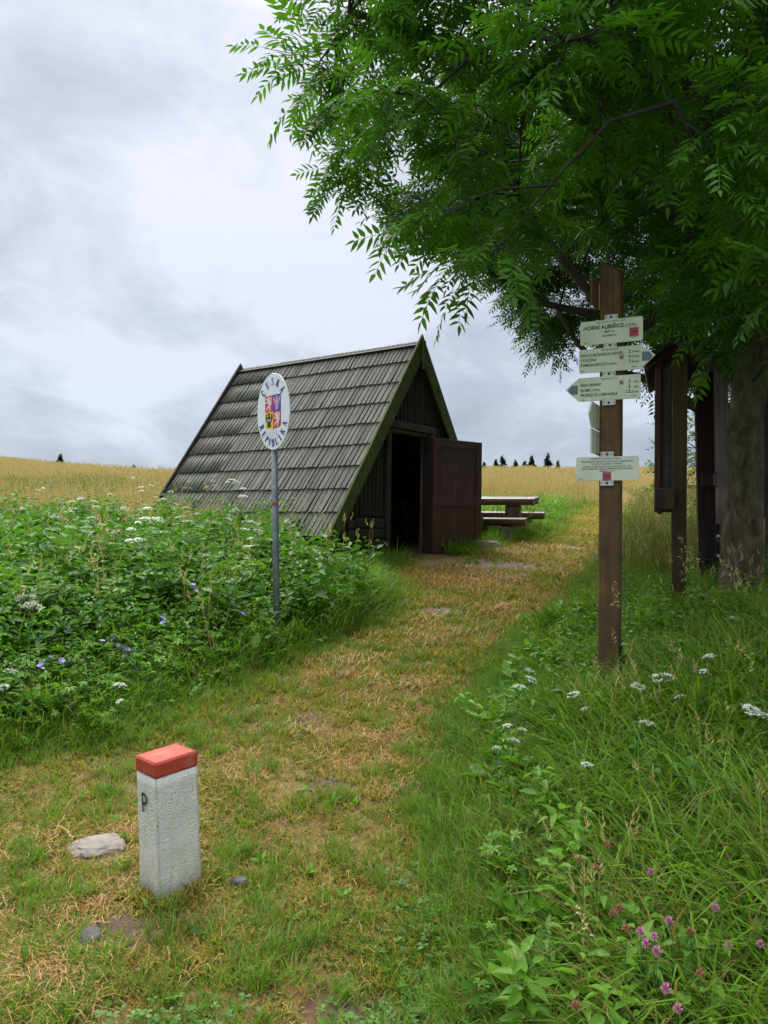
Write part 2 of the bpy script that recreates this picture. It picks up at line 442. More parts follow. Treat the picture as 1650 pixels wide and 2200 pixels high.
def shingle_m(sgn, r, v, w_):
    return slope_mat(sgn, r * EXP - (0.05 if (r == 0 and sgn < 0) else 0.005 if r == 0 else 0.015), v, lift=-0.034 + random.uniform(0, 0.006), wdt=w_, yawj=random.gauss(0, 0.006), tilt=-0.040 + random.gauss(0, 0.003))
def join_boards(name, lst, sgn):
    VV, FF = [], []; n0 = 0; v1 = []
    for (r, v, w_) in lst:
        me_ = random.choice(shm); m = shingle_m(sgn, r, v, w_)
        P = np.array([m @ vv.co for vv in me_.vertices]); VV.append(P)
        FF += [[n0 + i for i in p.vertices] for p in me_.polygons]; n0 += len(P)
    me_ = np_mesh(name, np.concatenate(VV), np.array(FF), M_shingle)
    return mesh_obj(name, me_, hut, kind='stuff')
for (r, v, w_) in allb[:300]:
    o = mesh_obj('shingle', random.choice(shm), hut)
    o.matrix_local = shingle_m(-1, r, v, w_)
join_boards('rear_shingles', allb[300:], -1)
join_boards('far_slope_shingles', [b_ for r in range(NR) for b_ in course(1, r)], 1)
# bargeboards front and rear
def barge(sgn, v0, v1, wd, mat, ext=0.06, tipup=0.10):
    up = Vector((-sgn * math.cos(ang), 0, math.sin(ang))); n_ = Vector((sgn * math.sin(ang), 0, math.cos(ang)))
    A0 = Vector((0, 0, HA)) + n_ * 0.03; E0 = A0 - up * (sl_ + ext)
    top = A0 + up * tipup
    q = [top, E0, E0 - n_ * wd + up * 0.0 - up * 0.05, A0 - n_ * wd + up * (-wd / math.tan(math.pi - 2 * (math.pi / 2 - ang)) if False else -0.14)]
    # inner end meets the centre line
    xi = q[2] + up * ((abs(q[2].x)) / math.cos(ang))
    q[3] = Vector((0, 0, xi.z))
    tt_ = Vector((sgn * 0.018, 0, top.z))
    q[0] = Vector((0.0 + sgn * 0.0, 0, A0.z + 0.10)); 
    mb = MB(); mb.prism([(p.x, p.z) for p in (q if sgn > 0 else q)], v0, v1)
    return mb.obj('bargeboard', mat, hut, bevel=0.004)
barge(-1, -0.035, 0.008, 0.19, M_moss); barge(1, -0.030, 0.010, 0.19, M_moss)
barge(-1, HL - 0.01, HL + 0.03, 0.15, M_dark, tipup=0.14); barge(1, HL - 0.008, HL + 0.032, 0.15, M_dark, tipup=0.14)
mb = MB(); mb.box((0, -0.055, HA - 0.22), (0.07, 0.03, 0.46), taper=1.0); mb.obj('ridge_post', M_moss, hut, bevel=0.004)
# front wall
WV = 0.09
DU0, DU1, DH = -0.736, 0.27, 1.90
def roof_z(u): return HA - abs(u) * HD / HW - 0.19
def slat_top(u): return roof_z(u)
slat_meshes = {}
def halflog(name, u, w_, z0, z1a, z1b, v, mat):
    mb = MB(); n = 5
    ring = [(u + w_ / 2 * math.cos(a_), v - w_ * 0.42 * math.sin(a_)) for a_ in np.linspace(math.pi, 0, n)] + [(u + w_ / 2, v + 0.02), (u - w_ / 2, v + 0.02)]
    m = len(ring)
    def zt(uu): return z1a + (z1b - z1a) * (uu - (u - w_ / 2)) / w_
    Vv = [(p[0], p[1], z0) for p in ring] + [(p[0], p[1], zt(p[0])) for p in ring]
    mb.add(Vv, [tuple(range(m)), tuple(range(2 * m - 1, m - 1, -1))] + [(i, i + m, (i + 1) % m + m, (i + 1) % m) for i in range(m)])
    return mb.obj(name, mat, hut, smooth=False)
u = -1.66
sw = 0.098
while u < 1.60:
    uc = u + sw / 2
    za, zb = slat_top(u), slat_top(u + sw)
    if uc < DU0 - 0.12 or uc > DU1 + 0.12:
        z0 = 0.64
    else:
        z0 = DH + 0.16
    if min(za, zb) > z0 + 0.03: halflog('wall_batten', uc, sw - 0.006, z0, za, zb, WV, M_dark)
    u += sw
mb = MB()   # backing board behind the battens, with door hole
zt_ = lambda uu: HA - abs(uu) * HD / HW - 0.11
mb.prism([(-1.66, 0), (DU0 - 0.1, 0), (DU0 - 0.1, DH + 0.1), (DU1 + 0.1, DH + 0.1), (DU1 + 0.1, 0), (1.66, 0), (1.66, zt_(1.66)), (0, zt_(0)), (-1.66, zt_(1.66))], WV + 0.022, WV + 0.05)
mb.obj('wall_backing', M_dark, hut)
for k in range(4):
    for (ua, ub) in ((-1.60, DU0 - 0.115), (DU1 + 0.13, 1.58)):
        mb = MB(); mb.box(((ua + ub) / 2, WV - 0.02, 0.075 + k * 0.152), (ub - ua, 0.06, 0.140)); mb.obj('wall_plank', M_dark, hut, bevel=0.012)
for sg in (-1, 1):
    for k in range(4):
        mb = MB(); mb.box((sg * 1.68, WV + 0.05, 0.06 + k * 0.150), (0.13, 0.26, 0.138)); mb.obj('corner_log', M_darkmoss, hut, bevel=0.02)
    for k in range(5):
        zc = 0.06 + k * 0.15
        if zc < roof_z(1.70): 
            mb = MB(); mb.box((sg * 1.68, (WV + 0.24 + HL - 0.3) / 2, zc), (0.11, HL - 0.3 - WV - 0.24, 0.15)); mb.obj('side_wall_log', M_dark, hut, bevel=0.015)
# rear wall, floor
mb = MB(); mb.prism([(-1.66, 0), (1.66, 0), (1.66, zt_(1.66)), (0, zt_(0)), (-1.66, zt_(1.66))], HL - 0.34, HL - 0.28); mb.obj('rear_wall', M_dark, hut)
mb = MB(); mb.box((0, (WV + HL - 0.3) / 2, 0.0), (3.2, HL - WV - 0.42, 0.06)); mb.obj('floor', M_dark, hut)
# door frame: deep jambs, the right one carries the hinges
def hbox(name, c, d, mat, bev=0.005, **kw):
    mb = MB(); mb.box(c, d); return mb.obj(name, mat, hut, bevel=bev, **kw)
hbox('door_frame', (DU0 - 0.055, WV + 0.03, DH / 2 + 0.03), (0.11, 0.20, DH + 0.06), M_dark)
hbox('door_frame', (DU1 + 0.05, WV - 0.055, DH / 2 + 0.03), (0.10, 0.17, DH + 0.08), M_dark)
hbox('door_frame', (DU1 + 0.042, WV + 0.06, DH / 2 + 0.03), (0.084, 0.055, DH + 0.06), M_jamb, label='worn pale edge of the door frame')
hbox('door_lintel', ((DU0 + DU1) / 2, WV + 0.03, DH + 0.055), (DU1 - DU0 - 0.004, 0.17, 0.05), M_jamb)
hbox('wall_beam', (-0.22, WV - 0.045, DH + 0.14), (1.36, 0.13, 0.11), M_dark, 0.01)
hbox('door_sill', ((DU0 + DU1) / 2, WV + 0.02, 0.005), (DU1 - DU0 + .1, 0.20, 0.05), M_jamb, 0.008)
M_step = plain('reddish_step_stone', (0.20, 0.14, 0.12), 0.9, nz=0.35, bmp=0.6)
mb = MB(); mb.box((0.02, WV - 0.16, -0.10), (0.62, 0.24, 0.15)); mb.obj('doorstep', M_step, hut, bevel=0.015)
mb = MB(); mb.box((-0.62, 1.5, 0.30), (0.34, 1.9, 0.04)); mb.box((-0.60, 0.53, 0.24), (0.34, 0.04, 0.14)); mb.obj('inner_bench', M_tan, hut, bevel=0.006)
# open door (hinged at its left edge, opened about 150 degrees)
door = empty('door', (0.25, -0.085, 0.025), (0, 0, R(38) - HYAW)); door.parent = hut
DW, DHH = 1.09, 1.89
def dbox(name, x0, x1, z0, z1, y0, y1, bev=0.004):
    mb = MB(); mb.box(((x0 + x1) / 2, (y0 + y1) / 2, (z0 + z1) / 2), (x1 - x0, y1 - y0, z1 - z0)); return mb.obj(name, M_door, door, bevel=bev)
nb_ = 8
for k in range(nb_):
    dbox('door_board', 0.1 + k * (DW - 0.2) / nb_ + 0.001, 0.1 + (k + 1) * (DW - 0.2) / nb_ - 0.001, 0.12, DHH - 0.12, -0.004, 0.014, 0.0015)
dbox('door_stile', 0, 0.13, 0, DHH, -0.022, 0.022); dbox('door_stile', DW - 0.13, DW, 0, DHH, -0.022, 0.022)
dbox('door_rail', 0.131, DW - 0.131, DHH - 0.13, DHH, -0.021, 0.021); dbox('door_rail', 0.131, DW - 0.131, 0, 0.15, -0.021, 0.021); dbox('door_rail', 0.131, DW - 0.131, 0.80, 0.93, -0.021, 0.021)
M_steel = plain('dull_steel', (0.25, 0.25, 0.25), 0.5, 0.7)
for z_ in (0.3, 1.62):
    mb = MB(); mb.beam((-0.06, 0.026, z_), (0.32, 0.026, z_), 0.006, 0.035); mb.tube([(-0.012, 0.02, z_ - 0.05), (-0.012, 0.02, z_ + 0.05)], [0.011, 0.011], 8); mb.obj('hinge', M_dark, door)

# ---------------------------------------------------------------- picnic tables and benches
M_log = wood('debarked_log', (0.06, 0.032, 0.022), (0.22, 0.13, 0.095), (2, 22, 22), var=0.15, rough=0.6)
M_logtop = wood('pale_table_top', (0.24, 0.20, 0.18), (0.50, 0.46, 0.43), (2, 24, 24), var=0.1, rough=0.35, spec=0.5)  # flat log tops, paler and smoother than the round belly
M_stone = plain('grey_brown_stone', (0.19, 0.155, 0.13), 0.9, nz=0.4, scale=9, bmp=0.7)
tD = 14.3
def halfbeam(name, parent, x0, x1, yc, ztop, w_, h_, topmat=True):
    """split log: flat top, round belly, along x"""
    mb = MB(); n = 7
    ring = [(yc + w_ / 2 * math.cos(a_), ztop - h_ * (0.35 + 0.65 * math.sin(a_))) for a_ in np.linspace(0, math.pi, n)]
    ring = [(yc + w_ / 2, ztop)] + ring + [(yc - w_ / 2, ztop)]
    m = len(ring)
    Vv = [(x0, p[0], p[1]) for p in ring] + [(x1, p[0], p[1]) for p in ring]
    mb.add(Vv, [(i, i + m, (i + 1) % m + m, (i + 1) % m) for i in range(m - 1)] + [tuple(range(m)), tuple(range(2 * m - 1, m - 1, -1))], 0)
    mb.add([(x0, yc - w_ / 2, ztop + 0.0), (x1, yc - w_ / 2, ztop), (x1, yc + w_ / 2, ztop), (x0, yc + w_ / 2, ztop)], [(0, 1, 2, 3)], 1)
    return mb.obj(name, [M_log, M_logtop], parent)
P_t = at(1090, 1078, 14.7)
yaw_t = math.atan2(-0.30, 0.95)
tx, ty = 1.80, 14.85
zt0 = g0(2.5, 14.6)
tbl = empty('picnic_table', (tx, ty, zt0), (R(5.0), 0, yaw_t), label='split-log picnic table on stone legs behind the hut', cat='table')
halfbeam('tabletop', tbl, -0.9, 1.12, -0.20, 0.76, 0.385, 0.13); halfbeam('tabletop', tbl, -0.9, 1.14, 0.20, 0.76, 0.385, 0.13)
def pedestal(parent, x, y, z1, w_=0.26, name='leg', stones=3):
    for k in range(stones):
        mb = MB(); h_ = (z1 + 0.25) / stones
        mb.box((x + random.gauss(0, .008), y, -0.25 + h_ * (k + 0.5)), (w_ * random.uniform(0.9, 1.05), w_ * 1.3, h_ - 0.008)); mb.obj(name if k == stones - 1 else 'leg_stone', M_stone, parent, bevel=0.03)
pedestal(tbl, 0.70, 0.0, 0.625); pedestal(tbl, -0.6, 0.0, 0.625)
for (dy, dx, lab, zz_) in ((-0.78, 0.02, 'split-log bench in front of the picnic table', 0.43), (0.80, 0.18, 'split-log bench on the far side of the picnic table', 0.43)):
    bx = tx + dx * math.cos(yaw_t) - dy * math.sin(yaw_t); by = ty + dx * math.sin(yaw_t) + dy * math.cos(yaw_t)
    bn = empty('log_bench', (bx, by, zt0 + dy * 0.085), (R(5.0), 0, yaw_t), label=lab, cat='bench', group='log benches at the picnic table')
    halfbeam('seat', bn, -0.95, 1.02, 0, zz_, 0.34, 0.14)
    pedestal(bn, 0.66, 0, zz_ - 0.135, 0.24, stones=2); pedestal(bn, -0.6, 0, zz_ - 0.135, 0.24, stones=2)

# ---------------------------------------------------------------- text helpers
def text_polys(s, cap, x=0, y=0, align='LEFT', width=None, xs=1.0, bold=0.0):
    cu = bpy.data.curves.new('txt', 'FONT'); cu.body = s; cu.size = 1.0; cu.offset = bold; cu.resolution_u = 2
    ob = bpy.data.objects.new('txt', cu); COL.objects.link(ob)
    dg = bpy.context.evaluated_depsgraph_get(); dg.update()
    me_ = bpy.data.meshes.new_from_object(ob.evaluated_get(dg))
    n = len(me_.vertices); co = np.zeros(n * 3); me_.vertices.foreach_get('co', co); co = co.reshape(-1, 3)
    F_ = [tuple(p.vertices) for p in me_.polygons]
    bpy.data.objects.remove(ob); bpy.data.meshes.remove(me_); bpy.data.curves.remove(cu)
    if n == 0: return np.zeros((0, 2)), []
    k = cap / 0.70
    co = co[:, :2] * k; co[:, 0] *= xs
    w_ = co[:, 0].max() - co[:, 0].min(); co[:, 0] -= co[:, 0].min()
    if width: co[:, 0] *= width / w_; w_ = width
    off = {'LEFT': 0, 'CENTER': -w_ / 2, 'RIGHT': -w_}[align]
    co[:, 0] += x + off; co[:, 1] += y
    return co, F_
def add_flat(mb, co, F_, y, mi=0):
    mb.add([(p[0], y, p[1]) for p in co], F_, mi)

# ---------------------------------------------------------------- guidepost with trail signs
M_post = wood('brown_guidepost_wood', (0.07, 0.038, 0.014), (0.25, 0.138, 0.050), (22, 22, 0.9), var=0.05, rough=0.7, moss=(0.05, 0.04, 0.022), mossamt=0.3)
M_board = wood('orange_brown_board', (0.14, 0.06, 0.015), (0.26, 0.12, 0.03), (20, 2, 20), var=0.05)
def enamel(name, col, stain):
    m, t, b, _ = new_mat(name)
    f = noise(t, objcoord(t, (3, 3, 3)), 1.5, 5, 0.6)
    c = mixc(t, ramp(t, f, [(0.45, (0, 0, 0)), (0.75, (1, 1, 1))]), col, stain)
    t.links.new(c, b.inputs['Base Color']); b.inputs['Roughness'].default_value = 0.35; b.inputs['Specular IOR Level'].default_value = 0.5
    return m
M_sign = enamel('cream_green_sign_face', (0.70, 0.76, 0.56), (0.54, 0.62, 0.38))
M_sign2 = enamel('cream_sign_face', (0.72, 0.75, 0.62), (0.62, 0.66, 0.48))
M_black = plain('black_print', (0.012, 0.012, 0.014), 0.5, nz=0.05)
M_red = plain('red_print', (0.50, 0.05, 0.06), 0.5, nz=0.1)
M_redpink = plain('faded_red_print', (0.42, 0.13, 0.13), 0.5, nz=0.1)
M_bluep = plain('violet_print', (0.10, 0.06, 0.30), 0.5, nz=0.1)
M_arrow = plain('slate_arrow_print', (0.13, 0.19, 0.21), 0.5, nz=0.08)
M_plate = plain('zinc_plate', (0.62, 0.64, 0.60), 0.4, 0.2)
M_iron = plain('dark_iron', (0.018, 0.019, 0.024), 0.6, 0.4, nz=0.3)
gxp, gyp = 1.575, 5.33
gzp = g0(gxp, gyp)
gp = empty('guidepost', (gxp, gyp, gzp), (0, R(-0.15), R(-27)), label='tall square brown wooden guidepost carrying the hiking trail signs', cat='post')
PW = 0.137; PT = 3.385 - gzp
mb = MB(); h_ = PW / 2
mb.add([(-h_, -h_, -0.3), (h_, -h_, -0.3), (h_, h_, -0.3), (-h_, h_, -0.3), (-h_, -h_, PT), (h_, -h_, PT - 0.09), (h_, h_, PT - 0.11), (-h_, h_, PT - 0.02)],
       [(0, 3, 2, 1), (4, 5, 6, 7), (0, 1, 5, 4), (1, 2, 6, 5), (2, 3, 7, 6), (3, 0, 4, 7)])
mb.obj('post', M_post, gp, bevel=0.012)
mb = MB(); mb.box((h_ + 0.006, 0.0, 0.15), (0.008, 0.06, 0.62)); mb.box((h_ + 0.028, 0.0, 0.10), (0.036, 0.008, 0.60)); mb.obj('ground_anchor', M_iron, gp)
FY = -h_ - 0.024     # sign face plane
def rrect(w_, h_, r_=0.012, n=3):
    P = []
    for cx, cy, a0 in ((w_ / 2 - r_, h_ / 2 - r_, 0), (-w_ / 2 + r_, h_ / 2 - r_, 90), (-w_ / 2 + r_, -h_ / 2 + r_, 180), (w_ / 2 - r_, -h_ / 2 + r_, 270)):
        for k in range(n + 1):
            a_ = R(a0 + 90 * k / n); P.append((cx + r_ * math.cos(a_), cy + r_ * math.sin(a_)))
    return P
def sign(zc, outline, fmat, prints, label, xo=0.0, tilt=0.0):
    """outline in xz about the sign centre; prints: list of (co, faces, matindex)"""
    z = zc - gzp
    sb = MB(); sb.prism([(p[0], p[1]) for p in outline], 0, 0.010)
    o = sb.obj('trail_sign', [fmat], gp, bevel=0.0015, label=label); o.location = (xo, FY, z); o.rotation_euler = (0, tilt, 0)
    rim = MB(); n = len(outline)
    inn = [(p[0] * 0.975, p[1] * 0.94) for p in outline]
    mats_ = [M_black, M_red, M_redpink, M_bluep, M_arrow]
    names = {0: 'lettering', 1: 'route_mark', 2: 'route_mark', 3: 'route_emblem', 4: 'arrow_mark'}
    for mi in (0, 1, 2, 4, 3):
        pb = MB()
        for (co, F_, m) in prints:
            if m == mi: add_flat(pb, co, F_, {3: -0.0030}.get(mi, -0.0018))
            if m == mi == 0:
                pb.obj('lettering', M_black, o); pb = MB()
        if pb.v:
            q = pb.obj(names[mi], mats_[mi], o)
    for sz in (1, -1):
        zz_ = sz * 0.096
        if zc > 2.8 and sz < 0: continue
        if 2.6 < zc < 2.8 and sz < 0: continue
        pl = MB(); pl.prism([(p[0], p[1] + zz_) for p in rrect(0.088, 0.040, 0.004)], 0.004, 0.007)
        po = pl.obj('bracket', M_plate, o)
        bt = MB(); bt.tube([(0, 0.003, zz_ + sz * .003), (0, -0.006, zz_ + sz * .003)], [0.0085, 0.007], 8)
        for sx in (-1, 1): bt.box((sx * 0.034, 0.003, zz_ + sz * .003), (0.005, 0.003, 0.012))
        bt.obj('bolt', M_iron, po)
    return o
def sq(cx, cy, s): return (np.array([(cx - s / 2, cy - s / 2), (cx + s / 2, cy - s / 2), (cx + s / 2, cy + s / 2), (cx - s / 2, cy + s / 2)]), [(0, 1, 2, 3)])
def crown_emblem(cx, cy, s):
    P = [(-.5, -.3), (.5, -.3), (.5, .15), (.36, -.02), (.25, .3), (.12, -.02), (0, .34), (-.12, -.02), (-.25, .3), (-.36, -.02), (-.5, .15)]
    bm = [(cx + p[0] * s, cy + p[1] * s) for p in P]
    return (np.array(bm), [(0, 1, 2, 3), (0, 3, 5), (3, 4, 5), (0, 5, 7), (5, 6, 7), (0, 7, 9), (7, 8, 9), (0, 9, 10)])
def T(s, cap, x, y, align='LEFT', width=None, bold=0.0, m=0, xs=0.86):
    co, F_ = text_polys(s, cap, x, y, align, width, xs, bold * 1.1 + 0.004); return (co, F_, m)
SW, SH = 0.418, 0.164
p1 = [T('KLUB ČESKÝCH TURISTŮ - KRNAP', 0.0085, 0, 0.063, 'CENTER', 0.20), T('HORNÍ ALBEŘICE', 0.0265, -0.185, 0.021, 'LEFT', 0.27, 0.012), T('(CZ/PL)', 0.018, 0.093, 0.021, 'LEFT', 0.074, 0.006),
      T('850 m', 0.0155, -0.010, -0.007, 'CENTER', 0.066, 0.012), T('NIEDAMIRÓW', 0.0115, -0.010, -0.034, 'CENTER', 0.094, 0.006), T('TK2088d', 0.0075, 0.148, -0.059, 'CENTER', 0.046), T('2020', 0.009, -0.185, -0.073, 'LEFT', 0.026),
      (*sq(0.152, -0.019, 0.060), 1), (*crown_emblem(0.152, -0.016, 0.034), 3)]
sign(2.876, rrect(SW, SH), M_sign, p1, 'place name sign HORNÍ ALBEŘICE', 0.012)
hw, hh = SW / 2, SH / 2
arrR = [(-hw + 0.008, -hh), (hw - 0.004, -hh), (hw + 0.088, 0.006), (hw - 0.004, hh), (-hw + 0.008, hh), (-hw, hh - 0.008), (-hw, -hh + 0.008)]
def arrowp(sx):
    x0 = sx * (hw + 0.003)
    P = [(x0, -0.030), (x0 + sx * 0.045, -0.030), (x0 + sx * 0.068, 0.0), (x0 + sx * 0.045, 0.032), (x0, 0.032)]
    return (np.array(P), [(0, 1, 2, 3, 4)], 4)
p2 = [T('PĚŠÍ TRASA PTTK', 0.009, 0, 0.063, 'CENTER', 0.112), arrowp(1),
      T('POD LYSEČINSKOU BOUD.', 0.019, -0.196, 0.029, 'LEFT', 0.288, 0.008), T('LYSOČINA', 0.019, -0.196, -0.004, 'LEFT', 0.108, 0.008), T('POMEZNÍ BOUDY', 0.019, -0.196, -0.038, 'LEFT', 0.178, 0.008), T('(CZ/PL)', 0.014, -0.016, -0.037, 'LEFT', 0.062, 0.005),
      T('2', 0.020, 0.125, 0.034, 'LEFT', 0.014, 0.008), T(',5 km', 0.014, 0.142, 0.034, 'LEFT', 0.052, 0.008), T('4', 0.020, 0.125, 0.000, 'LEFT', 0.014, 0.008), T(',5 km', 0.014, 0.142, 0.000, 'LEFT', 0.052, 0.008),
      T('7', 0.020, 0.125, -0.034, 'LEFT', 0.014, 0.008), T(',5 km', 0.014, 0.142, -0.034, 'LEFT', 0.052, 0.008), T('FK0421i', 0.0075, 0.166, -0.066, 'CENTER', 0.040), T('2020', 0.0085, -0.196, -0.073, 'LEFT', 0.024), (*sq(0.078, 0.008, 0.027), 2)]
sign(2.683, arrR, M_sign, p2, 'arrow sign pointing right, POMEZNÍ BOUDY', 0.005)
arrL = [(-p[0], p[1]) for p in arrR][::-1]
p3 = [T('PĚŠÍ TRASA PTTK', 0.009, 0, 0.060, 'CENTER', 0.108), arrowp(-1),
      T('ROH HRANIC', 0.019, -0.190, 0.020, 'LEFT', 0.140, 0.008), T('BOBR', 0.019, -0.190, -0.016, 'LEFT', 0.064, 0.008), T('(CZ/PL)', 0.014, -0.118, -0.015, 'LEFT', 0.060, 0.005), T('PRZEŁĘCZ LUBAWSKA', 0.019, -0.190, -0.050, 'LEFT', 0.250, 0.008),
      T('2', 0.020, 0.130, 0.026, 'LEFT', 0.014, 0.008), T('km', 0.014, 0.168, 0.026, 'LEFT', 0.027, 0.008), T('5', 0.020, 0.130, -0.008, 'LEFT', 0.014, 0.008), T('km', 0.014, 0.168, -0.008, 'LEFT', 0.027, 0.008),
      T('12', 0.020, 0.116, -0.042, 'LEFT', 0.029, 0.008), T(',5 km', 0.014, 0.148, -0.042, 'LEFT', 0.048, 0.008), T('FK0421d', 0.0075, 0.166, -0.068, 'CENTER', 0.040), T('2020', 0.0085, -0.185, -0.077, 'LEFT', 0.024), (*sq(0.084, 0.031, 0.027), 2)]
sign(2.487, arrL, M_sign, p3, 'arrow sign pointing left, PRZEŁĘCZ LUBAWSKA', 0.000)
p4 = [T('KLUB ČESKÝCH TURISTŮ-KRNAP', 0.0095, -.005, 0.064, 'CENTER', 0.20), T('PROCHÁZÍTE NEJDELŠÍ ZNAČENOU TURISTICKOU', 0.010, 0.0, 0.044, 'CENTER', 0.345), T('TRASOU ČR JEŠTĚD - PRADĚD', 0.010, 0.0, 0.027, 'CENTER', 0.215),
      T('POKUSY O JEJÍ VYZNAČENÍ SAHAJÍ DO R. 1908', 0.010, 0.0, 0.010, 'CENTER', 0.320), T('NAVAZUJEME NA TRADICI PŘEDKŮ POD ZNAČKOU', 0.010, 0.0, -0.006, 'CENTER', 0.350), T('HŘEBENOVKY', 0.010, 0.0, -0.022, 'CENTER', 0.10),
      T('2019', 0.009, -0.19, -0.075, 'LEFT', 0.026), (*sq(0.0, -0.053, 0.057), 1), (*crown_emblem(0.0, -0.048, 0.044), 3)]
sign(1.935, rrect(SW, SH), M_sign2, p4, 'information sign about the HŘEBENOVKA route', -0.010)
# plates on the left face of the post, seen nearly edge-on
def sideplate(zc, hgt, near, tip, mat, label, top=0.0):
    pb = MB(); hz = hgt / 2
    poly = [(-near, -hz), (-near - tip, 0), (-near, hz), (0.20, hz), (0.20, -hz)] if tip else [(-near, -hz), (-near, hz), (0.20, hz), (0.20, -hz)]
    V0 = [(-h_ - 0.030, p[0], p[1]) for p in poly]; V1 = [(-h_ - 0.018, p[0], p[1]) for p in poly]; n = len(poly)
    pb.add(V0 + V1, [tuple(range(n)), tuple(range(2 * n - 1, n - 1, -1))] + [(i, i + n, (i + 1) % n + n, (i + 1) % n) for i in range(n)])
    o = pb.obj('trail_sign', mat, gp, bevel=0.002, label=label); o.location = (0, 0, zc - gzp)
    c_ = MB(); c_.box((-h_ - 0.009, 0, 0), (0.018, 0.05, hgt * 0.9)); c_.obj('bracket', M_plate, o)
sideplate(2.30, 0.175, 0.20, 0.085, M_sign2, 'arrow sign seen edge-on below the front signs')
sideplate(2.12, 0.165, 0.22, 0.0, M_sign2, 'rectangular sign seen edge-on')
sideplate(3.14, 0.19, 0.24, 0.0, M_board, 'wooden board seen edge-on near the top')

# ---------------------------------------------------------------- oval border sign
M_white = plain('white_enamel', (0.78, 0.80, 0.83), 0.25, nz=0.03, spec=0.6)
M_pole = plain('galvanised_pole', (0.18, 0.20, 0.225), 0.5, 0.3, nz=0.3, scale=14)
M_rust = plain('rust', (0.35, 0.10, 0.03), 0.8, nz=0.3)
M_navy = plain('navy_print', (0.02, 0.045, 0.20), 0.4, nz=0.05)
M_cred = plain('shield_red', (0.62, 0.03, 0.03), 0.4, nz=0.05)
M_cblue = plain('shield_blue', (0.03, 0.05, 0.42), 0.4, nz=0.05)
M_cyel = plain('shield_yellow', (0.85, 0.55, 0.02), 0.4, nz=0.05)
M_grey = plain('scratched_grey', (0.45, 0.47, 0.49), 0.6, nz=0.1)
PX, PY = -0.935, 6.85
pz = g0(PX, PY)
bs = empty('border_sign', (PX, PY, pz), (0, R(-1.55), 0), label='oval white border sign reading ČESKÁ REPUBLIKA on a grey metal pole', cat='sign')
mb = MB(); mb.tube([(0, 0, -0.3), (0, 0, 2.72 - pz)], [0.029, 0.029], 16); mb.obj('pole', M_pole, bs, smooth=True)
mb = MB(); mb.tube([(-.004, -0.024, 1.70 - pz), (-.004, -0.0305, 1.70 - pz)], [0.022, 0.019], 10); mb.obj('rust_spot', M_rust, bs)
ft = empty('sign_plate', (0.006, -0.070, 2.515 - pz), (0, 0, R(-46.5))); ft.parent = bs
EW, EH = 0.245, 0.338
ell = [(EW * math.cos(a_), EH * math.sin(a_)) for a_ in np.linspace(0, 2 * math.pi, 48, endpoint=False)]
mb = MB(); mb.prism(ell, -0.006, 0.006); mb.obj('plate', M_white, ft, bevel=0.002)
def stroke(pts, ws):
    pts = [Vector(p) for p in pts]; V, F_ = [], []
    for i, p in enumerate(pts):
        d = (pts[min(i + 1, len(pts) - 1)] - pts[max(i - 1, 0)]).normalized(); n_ = Vector((-d.y, d.x))
        w_ = (ws[i] if isinstance(ws, (list, tuple)) else ws)
        V += [p + n_ * w_ / 2, p - n_ * w_ / 2]
    for i in range(len(pts) - 1): F_.append((2 * i, 2 * i + 1, 2 * i + 3, 2 * i + 2))
    return V, F_
TK, TN = 0.24, 0.10
def arc(cx, cy, rx, ry, a0, a1, wmid, wend, n=9):
    aa = np.linspace(R(a0), R(a1), n); ws = [wend + (wmid - wend) * math.sin(math.pi * i / (n - 1)) for i in range(n)]
    return stroke([(cx + rx * math.cos(q), cy + ry * math.sin(q)) for q in aa], ws)
def vs(x): return [stroke([(x, 0), (x, 1)], TK), stroke([(x - 0.17, 0.035), (x + 0.17, 0.035)], 0.07), stroke([(x - 0.17, 0.965), (x + 0.17, 0.965)], 0.07)]
